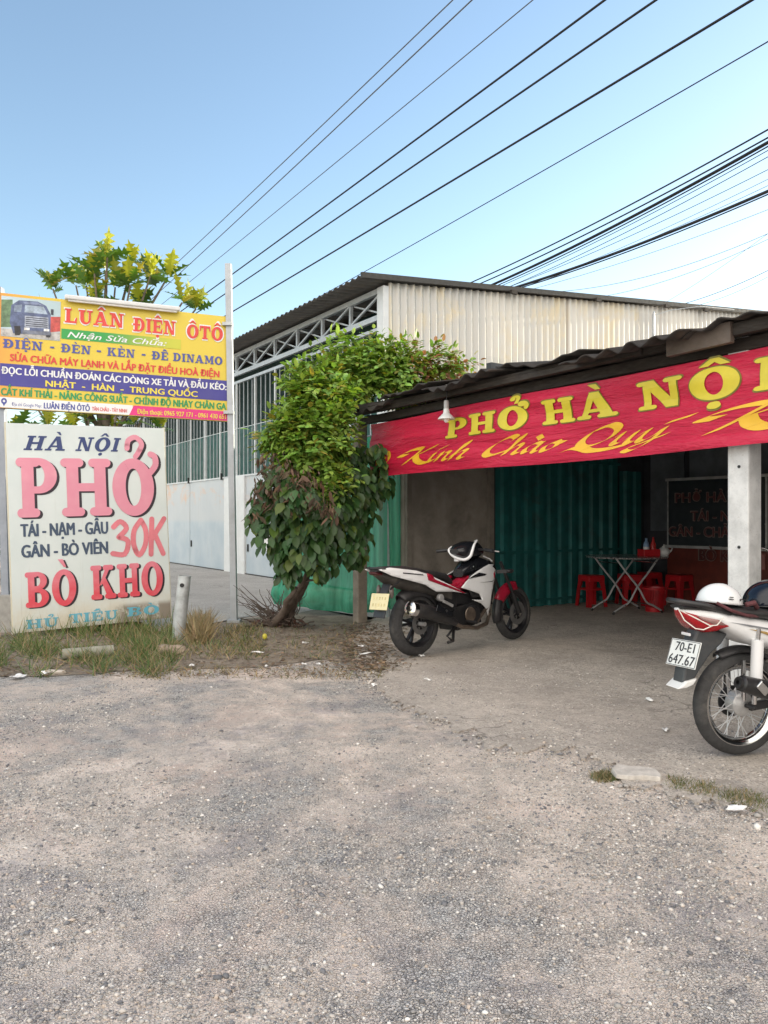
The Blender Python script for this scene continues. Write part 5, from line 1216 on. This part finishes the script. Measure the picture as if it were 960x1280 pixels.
mb = MB(); mb.bar((.48,-.10,.36),(-.02,-.115,.302),.035,.06); mb.bar((.48,.10,.36),(-.02,.115,.302),.035,.06); mb.build('swingarm', M_MBLK, mc, bevel=.008)
mb = MB(); mb.tube([(-.02,-.14,.302),(-.02,.14,.302)], .02, 10); mb.build('rear_axle', M_ALU, mc)
mb = MB(); mb.tube([(.15,0,.42),(.34,0,.62)], .035, 12)
for k in range(7): mb.tube([(.17+k*.022,0,.44+k*.023),(.18+k*.022,0,.452+k*.023)], .045, 12)
mb.build('shock_absorber', M_ALU, mc, smooth=40)
mb = MB(); mb.bar((.22,-.14,.50),(.36,-.14,.44),.02,.03); mb.lathe([(0,-.02),(.035,-.02),(.035,.02),(0,.02)],14,Matrix.Translation((.20,-.13,.53)) @ RY); mb.build('foot_bracket', M_ALU, mc, bevel=.006)
mb = MB(); mb.tube([(.18,-.15,.42),(.14,-.27,.42)], .012, 8); mb.tube([(.56,-.12,.28),(.54,-.28,.275)], .014, 8); mb.build('foot_peg', M_MBLK, mc)
# engine
mb = MB(); mb.box((.60,0,.33),(.36,.24,.22),(0,R(-8),0)); mb.lathe([(0,-.15),(.085,-.15),(.10,-.13),(.10,.13),(.085,.15),(0,.15)], 24, Matrix.Translation((.66,0,.33)) @ RY); mb.box((.86,0,.44),(.22,.16,.15),(0,R(-25),0))
for k in range(7): mb.box((.79+k*.028,0,.412+k*.013),(.009,.20,.18),(0,R(-25),0))
mb.box((.36,0,.44),(.22,.18,.22)); mb.box((.62,0,.50),(.35,.14,.12))
mb.build('engine', M_MBLK, mc, bevel=.012)
mb = MB(); mb.lathe([(0,-.158),(.03,-.165),(.07,-.155),(.075,-.145)], 20, Matrix.Translation((.60,0,.34)) @ RY); mb.bar((.70,-.14,.26),(.88,-.13,.40),.025,.02); mb.tube([(.95,-.04,.40),(.98,-.06,.30),(.90,-.09,.22),(.70,-.14,.20),(.45,-.17,.235),(.28,-.19,.30)], .020, 10); mb.build('exhaust_pipe', pm('burnt_steel', (.20,.16,.13), .45, .7, .3, 8), mc, smooth=40)
mb = MB(); pth = [Vector((.34,-.185,.285)),Vector((.20,-.19,.345)),Vector((-.05,-.195,.42)),Vector((-.25,-.20,.465)),Vector((-.262,-.20,.468))]
mb.tube(pth, [.032,.058,.068,.066,.055], 20); mu = mb.build('muffler', M_MBLK, mc, smooth=40)
mb = MB(); d_ = Vector((-.20,-.005,.045)).normalized(); c_ = Vector((-.255,-.20,.466)); mb.tube([c_-d_*.045, c_+d_*.012, c_+d_*.02], [.0695,.069,.05], 20); mb.tube([c_+d_*.02, c_+d_*.035], [.028,.028], 14); mb.build('end_cap', M_CHROME, mu, smooth=40)
mb = MB(); mb.bar((.02,-.255,.455),(.24,-.245,.375),.012,.06); mb.build('heat_shield', M_GLOSSB, mu, bevel=.005)
mb = MB(); mb.tube([(.40,.12,.26),(.36,.17,.12),(.33,.26,.02)], .013, 8); mb.tube([(.42,-.09,.24),(.38,-.11,.10),(.30,-.12,.10)], .015, 8); mb.tube([(.42,-.10,.24),(.28,-.13,.16),(.38,-.11,.10)], .012, 8); mb.build('stand', M_MBLK, mc, smooth=180)
mb = MB(); mb.bar((-.32,0,.74),(-.40,0,.60),.11,.016,(1,0,0)); mb.bar((-.395,0,.60),(-.465,0,.39),.15,.012,(1,0,0)); mb.bar((-.26,-.10,.735),(-.41,-.10,.645),.012,.02); mb.build('plate_bracket', M_MBLK, mc, bevel=.004)
mb = MB(); mb.box((0,0,0),(.006,.20,.15)); pt = mb.build('number_plate', pm('yellowed_plate', (.66,.60,.36), .4, 0, .06, 10, (.4,.33,.15), 12, .5), mc, bevel=.003); pt.location = (-.462,-.01,.535); pt.rotation_euler = (0, R(17), R(10))
mb = MB()
for z in (.03,-.03):
    for k in range(5): mb.box((-.0045,-.065+k*.032,z),(.002,.008 if k % 2 else .013,.026))
mb.build('worn_characters', pm('worn_ochre', (.54,.47,.24), .5, 0, .3, 20), pt)
for sg in (-1,1): mb = MB(); mb.ellipsoid((-.38,sg*.085,.62),(.025,.02,.06)); mb.build('indicator', pm('grey_lens', (.12,.10,.09), .2), mc, smooth=180)
mb = MB(); mb.tube([(.98,-.05,.80),(1.05,-.09,.62),(.98,-.10,.45)], .008, 6); mb.tube([(.80,.12,.93),(1.0,.10,.80),(1.12,.07,.70)], .006, 6); mb.build('cable', M_BLACK, mc)

# --- white step-through motorcycle
H0 = Vector((1.905, 4.165, .02)); HA = R(14)
hm = thing('motorcycle', 'white step-through motorcycle with red tail lamp and wire wheels cut by the right edge', 'motorcycle', H0, (0, 0, HA))
rw = wheel(hm, .02, .278, .078, .222, 'wire'); fw = wheel(hm, 1.22, .278, .07, .222, 'wire')
htop = [(-.44,.795,.806,.012),(-.40,.762,.812,.05),(-.33,.735,.812,.085),(-.22,.715,.798,.115),(-.1,.66,.780,.128),(.02,.605,.758,.132),(.12,.585,.742,.128),(.3,.54,.70,.115),(.48,.50,.64,.09),(.58,.50,.60,.06)]
htop = [(s_[0]*.84 if s_[0] < 0 else s_[0],)+s_[1:] for s_ in htop]
hw_at = lambda x: float(np.interp(x, [s_[0] for s_ in htop], [s_[3] for s_ in htop]))
body(hm, 'tail_body', M_WPAINT, htop, p=3.0)
lmp = [(-.438,.790,.803,.014),(-.40,.745,.795,.055),(-.34,.695,.782,.092),(-.29,.676,.772,.112),(-.24,.680,.758,.122),(-.19,.700,.735,.1255),(-.165,.712,.722,.1265)]
lmp = [(s_[0]*.84,)+s_[1:] for s_ in lmp]
lm = body(hm, 'tail_lamp', M_LENS, lmp, p=3.2)
shell(hm, 'indicator_lens', M_CLEAR, [(-.30,.772),(-.20,.752),(-.155,.722),(-.22,.728),(-.28,.752)], lambda x, z: float(np.interp(x, [s_[0] for s_ in lmp], [s_[3] for s_ in lmp]))+.002, .003)
mb = MB()
def ly(x): return -float(np.interp(x, [s_[0] for s_ in lmp], [s_[3] for s_ in lmp]))-.006
mb.tube([(-.365,-.02,.80),(-.30,ly(-.30),.755),(-.245,ly(-.245),.722),(-.21,ly(-.21),.725),(-.175,ly(-.175),.765)], .003, 5); mb.tube([(-.365,-.02,.80),(-.35,-.05,.745),(-.31,-.085,.705),(-.275,ly(-.275),.70),(-.23,ly(-.23),.724)], .003, 5)
mb.build('tied_string', pm('white_string', (.75,.72,.66), .8), lm)
shell(hm, 'side_decal', pm('gold_decal', (.42,.28,.10), .4, .2), [(-.02,.70),(.08,.682),(.30,.60),(.29,.588),(.08,.668)], lambda x, z: hw_at(x)+.003, .003)
shell(hm, 'side_decal', pm('grey_decal', (.22,.23,.25), .4), [(-.13,.738),(-.02,.722),(.10,.70),(.10,.692),(-.02,.713)], lambda x, z: hw_at(x)*1.0+.003, .003)
body(hm, 'seat', M_SEAT, [(-.36,.80,.822,.06),(-.25,.79,.826,.10),(-.1,.77,.815,.125),(.1,.74,.80,.13),(.25,.71,.795,.125),(.4,.66,.77,.10),(.5,.62,.70,.07)])
mb = MB(); mb.tube([(-.12,-.115,.785),(-.26,-.10,.825),(-.37,-.06,.842),(-.385,0,.845),(-.37,.06,.842),(-.26,.10,.825),(-.12,.115,.785)], .015, 10); mb.build('grab_rail', M_MBLK, hm, smooth=180)
mb = MB(); mb.prism([(-.26,.70),(-.08,.665),(-.12,.61),(-.185,.56),(-.25,.48),(-.285,.43),(-.36,.405),(-.345,.48),(-.30,.62)], -.046, .046); mb.build('rear_mudguard', pm('dark_grey_plastic', (.045,.05,.055), .5, 0, .15, 6, (.13,.12,.11), 5, .3), hm, bevel=.012)
guard(hm, 'rear_mudguard', M_MBLK, .02, .278, .312, 48, 118, .045, .03)
mb = MB(); mb.prism([(-.395,.385),(-.345,.425),(-.275,.438),(-.30,.405),(-.34,.39)], -.06, .06); mb.build('mudflap_tip', pm('white_reflector', (.70,.71,.70), .35, 0, .06), hm, bevel=.008)
mb = MB(); mb.box((-.305,0,.665),(.012,.07,.016)); mb.build('plate_lamp', M_WPAINT, hm, bevel=.004)
mb = MB(); mb.box((0,0,0),(.005,.195,.145)); pt = mb.build('number_plate', pm('white_plate', (.72,.74,.72), .35, 0, .04, 10, (.45,.43,.38), 12, .25), hm, bevel=.004); pt.location = (-.335,-.02,.565); pt.rotation_euler = (0, R(20), R(13))
L = Letters(); type_line(L, '70-E1', -.058, .066, .010, .048, 0, bold=.01); type_line(L, '647.67', -.083, .083, -.060, .05, 0, bold=.01)
rot = Matrix.Rotation(R(-90),4,'Z'); me = bpy.data.meshes.new('characters'); me.from_pydata([tuple(rot @ Vector((x,-.0035+y,z))) for x,y,z in L.v], [], L.f); link('characters', me, flat('plate_black', (.02,.02,.025)), pt)
q = Letters()
for a in (((-.091,.066),(.091,.066),(.091,.069),(-.091,.069)),((-.091,-.069),(.091,-.069),(.091,-.066),(-.091,-.066)),((-.094,-.067),(-.091,-.067),(-.091,.067),(-.094,.067)),((.091,-.067),(.094,-.067),(.094,.067),(.091,.067))): q.poly(list(a), 0)
me = bpy.data.meshes.new('plate_border'); me.from_pydata([tuple(rot @ Vector((x,-.0035+y,z))) for x,y,z in q.v], [], q.f); link('plate_border', me, flat('plate_border', (.05,.05,.06)), pt)
for sg in (-1, 1):
    mb = MB(); mb.tube([(.03,sg*.135,.64),(.02,sg*.135,.44)], .031, 14); s_ = mb.build('shock_absorber', M_WPAINT, hm, smooth=40)
    mb = MB(); mb.tube([(.035,sg*.135,.70),(.02,sg*.12,.30)], .012, 10); mb.tube([(.02,sg*.135,.44),(.018,sg*.135,.40)], .034, 12); mb.build('shock_rod', M_CHROME, s_)
mb = MB(); mb.tube([(.01,-.05,.30),(.01,-.05,.52)], .012, 8); mb.tube([(.0,.05,.30),(-.01,.05,.54)], .012, 8); mb.build('stay', M_CHROME, hm)
mb = MB(); mb.bar((.02,-.085,.278),(.5,-.09,.33),.025,.045); mb.bar((.02,.085,.278),(.5,.09,.33),.025,.045); mb.tube([(.02,-.13,.278),(.02,.13,.278)], .012, 8); mb.build('swingarm', M_MBLK, hm, bevel=.005)
mb = MB(); mb.lathe([(.0,-.004),(.085,-.004),(.085,.004),(0,.004)], 28, Matrix.Translation((.02,.055,.278)) @ RY); mb.build('sprocket', M_MBLK, hm)
mb = MB(); pth = [Vector((-.118,-.185,.432)),Vector((-.11,-.185,.430)),Vector((.05,-.18,.385)),Vector((.30,-.17,.315)),Vector((.45,-.15,.27)),Vector((.62,-.12,.22)),Vector((.78,-.06,.24))]
mb.tube(pth, [.030,.042,.05,.05,.03,.018,.016], 18); mu = mb.build('muffler', M_MBLK, hm, smooth=40)
mb = MB(); d_ = Vector((-.2,0,.055)).normalized(); c_ = Vector((-.118,-.185,.432)); mb.lathe([(.012,0),(.026,.0),(.030,-.004),(.030,.012),(.012,.012)], 16, Matrix.Translation(c_+d_*.004) @ d_.to_track_quat('Z','Y').to_matrix().to_4x4()); mb.build('tail_pipe', M_MBLK, mu, smooth=40)
mb = MB(); mb.bar((-.045,-.232,.435),(.005,-.236,.385),.012,.045,(0,0,1)); mb.bar((.02,-.236,.41),(.26,-.225,.345),.012,.055); mb.build('heat_shield', M_CHROME, mu, bevel=.005)
mb = MB(); mb.box((.60,0,.32),(.40,.22,.2)); mb.lathe([(0,-.13),(.09,-.13),(.1,-.1),(.1,.1),(.09,.13),(0,.13)], 24, Matrix.Translation((.55,0,.32)) @ RY); mb.box((.86,0,.36),(.25,.14,.14)); mb.build('engine', M_ALU, hm, bevel=.015)
mb = MB(); mb.tube([(.40,-.13,.30),(.38,-.27,.29)], .014, 8); mb.tube([(.40,.13,.30),(.38,.27,.29)], .014, 8); mb.tube([(.42,.11,.25),(.36,.2,.02)], .013, 8); mb.build('foot_peg', M_MBLK, hm)
body(hm, 'leg_shield', M_WPAINT, [(.58,.46,.60,.10),(.72,.42,.58,.15),(.84,.38,.66,.20),(.93,.36,.80,.20),(1.0,.60,.86,.12)])
body(hm, 'front_cowl', M_WPAINT, [(.88,.72,.98,.08),(.97,.70,1.02,.12),(1.06,.74,1.0,.10),(1.10,.80,.92,.06)])
mb = MB(); mb.tube([(.86,-.34,.98),(.94,-.15,1.0),(.94,.15,1.0),(.86,.34,.98)], .012, 8); mb.tube([(.85,-.36,.975),(.89,-.25,.985)], .018, 10); mb.tube([(.85,.36,.975),(.89,.25,.985)], .018, 10); mb.build('handlebar', M_MBLK, hm, smooth=180)
mb = MB()
for sg in (1,-1): mb.tube([(1.22,sg*.065,.278),(1.02,sg*.06,.76)], .018, 10)
mb.build('fork', M_MBLK, hm, smooth=180)
guard(hm, 'front_mudguard', M_WPAINT, 1.22, .278, .325, 40, 165, .06, .05)
for sg in (1,-1):
    mb = MB(); mb.tube([(.92,sg*.16,1.0),(.90,sg*.2,1.14)], .006, 6); mb.ellipsoid((.89,sg*.23,1.17),(.02,.07,.045)); mb.build('mirror', M_MBLK, hm, smooth=40)
# helmets on the seat
fxv = Vector((math.cos(HA), math.sin(HA), 0)); fyv = Vector((-math.sin(HA), math.cos(HA), 0))
def helmet(label, x, y, z, col, r_, rz, tilt, name='helmet'):
    p = H0+fxv*x+fyv*y; hl_ = thing(name, label, 'helmet', (p.x, p.y, H0.z+z), (0, tilt, HA+rz), 'helmets on the white motorcycle')
    mb = MB(); mb.ellipsoid((0,0,0), (r_*1.1, r_*.97, r_*.92), 32, 14, 0, 1); mb.build('helmet_shell', col, hl_, smooth=180, thick=.006)
    mb = MB(); mb.ellipsoid((0,0,-.001), (r_*1.03, r_*.9, r_*.85), 28, 10, 0, 1); mb.build('liner', M_MBLK, hl_, smooth=180)
    mb = MB(); mb.tube([(r_*1.1*math.cos(a), r_*.97*math.sin(a), .003) for a in [2*math.pi*k/36 for k in range(37)]], .006, 6); mb.build('rim_trim', M_GLOSSB if col is not M_HW else pm('helmet_trim', (.55,.56,.57), .4), hl_, smooth=180)
    return hl_
M_HW = pm('white_helmet_paint', (.76,.79,.80), .25, 0, .03, 4); M_HB = pm('navy_helmet_paint', (.006,.009,.018), .14, 0, .1, 4)
h1 = helmet('white half helmet resting on the back of the motorcycle seat', -.10, 0, .826, M_HW, .110, R(8), R(6))
mb = MB(); mb.box((-.03,-.108,.026),(.03,.004,.004)); mb.box((-.03,-.1075,.037),(.026,.004,.004)); mb.box((.035,-.1075,.026),(.006,.004,.012)); mb.box((.06,-.104,.03),(.03,.004,.005)); mb.build('sticker', M_MBLK, h1)
mb = MB(); mb.tube([(-.10,-.08,.0),(-.06,-.14,-.03),(.04,-.15,-.05),(.14,-.13,-.05),(.16,-.05,-.03)], .009, 6); mb.tube([(.05,-.13,.005),(.09,-.145,.02),(.14,-.12,-.005)], .013, 8); mb.build('chin_strap', pm('dark_red_strap', (.10,.03,.035), .8), h1)
helmet('black glossy helmet in front of the white one on the motorcycle seat', .235, -.005, .812, M_HB, .142, R(-10), R(-4))

# ------------------------------------------------------------------ table, stools and things inside the shop
FZ = .02
M_STOOL = pm('red_plastic', (.42,.012,.018), .38, 0, .12, 5, (.18,.03,.03), 6, .3)
def make_stool(label, loc, rz):
    t = thing('plastic_stool', label, 'stool', loc, rz, 'red plastic stools in the shop'); h = .455
    mb = MB(); mb.box((0,0,h-.012),(.27,.27,.024)); mb.box((0,0,h-.055),(.275,.275,.075)) ; mb.build('seat', M_STOOL, t, bevel=.012)
    for sx in (1,-1):
        for sy in (1,-1):
            mb = MB()
            for ax in (0,1):
                o_ = []
                for z, off, wd in ((h-.08,.132,.085),(.22,.148,.062),(.0,.165,.058)):
                    a0, a1 = off, off-wd
                    o_.append(((sx*a0, sy*off, z), (sx*a1, sy*off, z)) if ax == 0 else ((sx*off, sy*a0, z), (sx*off, sy*a1, z)))
                for (p, q), (p2, q2) in zip(o_, o_[1:]):
                    inn = Vector((0, -sy*.006, 0)) if ax == 0 else Vector((-sx*.006, 0, 0))
                    vs = [Vector(v) for v in (p, q, q2, p2)]; vs += [v+inn for v in vs]
                    mb.add(vs, [(0,1,2,3),(7,6,5,4),(0,4,5,1),(1,5,6,2),(2,6,7,3),(3,7,4,0)])
            mb.build('leg', M_STOOL, t)
    mb = MB()
    for sg in (1,-1): mb.box((0,sg*.144,.25),(.20,.005,.02)); mb.box((sg*.144,0,.25),(.005,.20,.02))
    mb.build('brace', M_STOOL, t)
    return t
for px, py, lab, rz in ((739,757.5,'red plastic stool nearest the green shutter, left of the steel table',.35),(787,756,'red plastic stool half hidden behind the steel table legs',.1),(849,757,'red plastic stool on the right of the red basket',.5),(812,752,'red plastic stool standing right behind the slotted basket',.2)):
    make_stool(lab, gnd(px, py, FZ), rz)
tc = at(783, 700, 10.55); tb_ = thing('folding_table', 'round steel folding table with bent crossed legs in the shop entrance', 'table', (tc.x, tc.y, FZ), R(20))
TZ = .765
mb = MB(); mb.lathe([(0,TZ-.012),(.53,TZ-.012),(.545,TZ-.02),(.55,TZ-.006),(.545,TZ),(.52,TZ),(0,TZ-.001)], 48); mb.build('tabletop', pm('brushed_steel', (.55,.56,.57), .28, .8, .08, 10), tb_, smooth=40)
for sg in (1,-1):
    for sy in (1,-1):
        y = sy*.24+sg*.02
        mb = MB(); mb.tube(crom([(sg*.36,y,TZ-.02),(sg*.20,y,.56),(-sg*.0,y,.34),(-sg*.12,y,.16),(-sg*.24,y,.10),(-sg*.36,y,.035),(-sg*.38,y,.008)], 5), .0135, 8); l_ = mb.build('leg', M_STEEL, tb_, smooth=180)
        mb = MB(); mb.tube([(-sg*.365,y,.03),(-sg*.385,y,.0)], .017, 8); mb.build('rubber_foot', M_BLACK, l_)
mb = MB()
for sg in (1,-1): mb.tube([(sg*.30,-.25,.68),(sg*.30,.25,.68)], .008, 6); mb.tube([(sg*.20,-.25,.115),(sg*.20,.25,.115)], .008, 6)
mb.build('cross_bar', M_CHROME, tb_)
def on_table(px): 
    Y = 10.45; return Vector(((px-480)/FC*Y, Y, FZ+TZ+.001))
o_ = on_table(811); t = thing('condiment_tray', 'red plastic condiment box on the steel table', 'tray', o_, .2)
mb = MB(); mb.box((0,0,.004),(.24,.17,.008)); mb.box((0,.083,.05),(.24,.006,.09)); mb.box((0,-.083,.05),(.24,.006,.09)); mb.box((.118,0,.05),(.006,.16,.09)); mb.box((-.118,0,.05),(.006,.16,.09)); mb.build('box', M_STOOL, t, bevel=.003)
t = thing('sauce_bottle', 'blue and white bottle standing in the red condiment box', 'bottle', o_+Vector((-.035,0,.009)), 0)
mb = MB(); mb.lathe([(0,0),(.038,0),(.04,.01),(.04,.14),(.03,.18),(.016,.2),(.016,.235),(0,.235)], 20); mb.build('bottle', pm('blue_bottle', (.16,.26,.40), .3, 0, .1), t, smooth=40)
mb = MB(); mb.lathe([(.0408,.05),(.0408,.12)], 20); mb.build('bottle_label', pm('white_label', (.6,.62,.62), .5), t, smooth=180)
t = thing('chilli_bottle', 'red chilli sauce bottle beside the blue one', 'bottle', o_+Vector((.06,0,.009)), 0)
mb = MB(); mb.lathe([(0,0),(.036,0),(.037,.15),(.02,.19),(.012,.25),(0,.25)], 20); mb.build('bottle', pm('chilli_red', (.40,.02,.02), .3), t, smooth=40)
t = thing('teapot', 'small white teapot at the right end of the steel table', 'teapot', on_table(830), 0)
mb = MB(); mb.lathe([(0,0),(.05,0),(.07,.03),(.075,.07),(.055,.11),(.03,.12),(0,.122)], 24); mb.build('pot', pm('white_ceramic', (.55,.56,.55), .25), t, smooth=60)
mb = MB(); mb.lathe([(.03,.12),(.025,.135),(.008,.14),(.012,.155),(0,.165)], 16); mb.build('lid', pm('white_lid', (.55,.56,.55), .25), t, smooth=60)
mb = MB(); mb.tube([(.065,0,.05),(.10,0,.08),(.115,0,.11)], [.016,.012,.009], 8); mb.tube([(-.07,0,.09),(-.11,0,.08),(-.10,0,.04),(-.07,0,.03)], .007, 6); mb.build('spout', pm('white_spout', (.55,.56,.55), .25), t, smooth=180)
bk = thing('plastic_basket', 'red slotted waste basket under the right side of the steel table', 'basket', gnd(818, 764, FZ), .15)
mb = MB(); hb_ = .33
for k in range(40):
    a = 2*math.pi*k/40; 
    ca, sa = math.cos(a), math.sin(a); mb.bar((.115*ca,.115*sa,.03),(.15*ca,.15*sa,hb_),.011,.006,(ca,sa,0))
mb.lathe([(.108,.0),(.12,.0),(.123,.06),(.113,.06)], 32, closed=True); mb.lathe([(.145,hb_-.03),(.158,hb_-.03),(.16,hb_),(.148,hb_)], 32, closed=True); mb.lathe([(0,.004),(.11,.004),(.11,.0),(0,.0)], 32)
mb.build('basket', M_STOOL, bk, smooth=40)
# food cart with lettered glass front
ct = thing('food_cart', 'dark glass food cart lettered PHỞ HÀ NỘI with a red wooden base', 'food cart', S(.86, 4.9, FZ), ROT)
M_RW = pm('red_brown_wood', (.13,.022,.014), .45, 0, .25, 5); CW = 3.2
mb = MB(); mb.box((CW/2,.32,.42),(CW,.60,.84)); mb.build('base', M_RW, ct, bevel=.006)
mb = MB(); mb.box((CW/2,.32,.86),(CW+.06,.66,.04)); mb.box((CW/2,.32,1.86),(CW+.04,.64,.04))
for x in (.015,1.55,CW-.015):
    for y in (.03,.61): mb.box((x,y,1.36),(.03,.03,.98))
mb.build('frame', M_ALU, ct)
mb = MB(); mb.box((.78,.012,1.36),(1.50,.006,.96)); mb.box((2.37,.012,1.36),(1.60,.006,.96)); gl = mb.build('glass', pm('tinted_glass', (.03,.035,.04), .08), ct)
mb = MB(); mb.box((CW/2,.40,1.20),(CW-.1,.35,.02)); mb.build('shelf', M_ALU, ct)
L, L2 = Letters(), Letters()
for tx, a, b, z in (('PHỞ HÀ NỘI',.16,1.42,1.52),('TÁI - NẠM',.42,1.30,1.25),('GÂN - CHẢ - BÒ',.05,1.44,1.02),):
    type_line(L2, tx, a-.012, b+.012, z-.008, .145, .006, bold=.05); type_line(L, tx, a, b, z, .13, .002, bold=.02)
type_line(L2, 'BÒ KHO', .558, 1.352, .672, .166, -.016, bold=.05); type_line(L, 'BÒ KHO', .57, 1.34, .68, .15, -.02, bold=.02)
for tx, a, b, z in (('BÚN BÒ',1.75,2.6,1.5),('BÒ VIÊN',1.8,2.7,1.2)):
    type_line(L2, tx, a-.012, b+.012, z-.008, .145, .006, bold=.05); type_line(L, tx, a, b, z, .13, .002, bold=.02)
L2.build('lettering_edge', pm('dull_pale_paint', (.17,.135,.12), .5), ct); L.build('lettering', pm('dull_red_paint', (.09,.015,.015), .5), ct)
# steel-framed chair further in at the right
ch = thing('folding_chair', 'steel tube folding chair beside the white cement post', 'chair', S(3.0, 3.55, FZ), ROT+.5)
mb = MB(); mb.tube(crom([(-.2,.2,0),(-.2,.12,.4),(-.2,.2,.8),(-.15,.22,.92),(.15,.22,.92),(.2,.2,.8),(.2,.12,.4),(.2,.2,0)], 5), .011, 8); mb.tube([(-.18,-.2,0),(-.18,.15,.45)], .011, 8); mb.tube([(.18,-.2,0),(.18,.15,.45)], .011, 8); mb.build('frame', M_CHROME, ch, smooth=180)
mb = MB(); mb.box((0,-.02,.45),(.36,.36,.04)); mb.build('seat', M_RW, ch, bevel=.012)
mb = MB(); mb.box((0,.20,.76),(.32,.03,.2)); mb.build('backrest', M_RW, ch, bevel=.01)
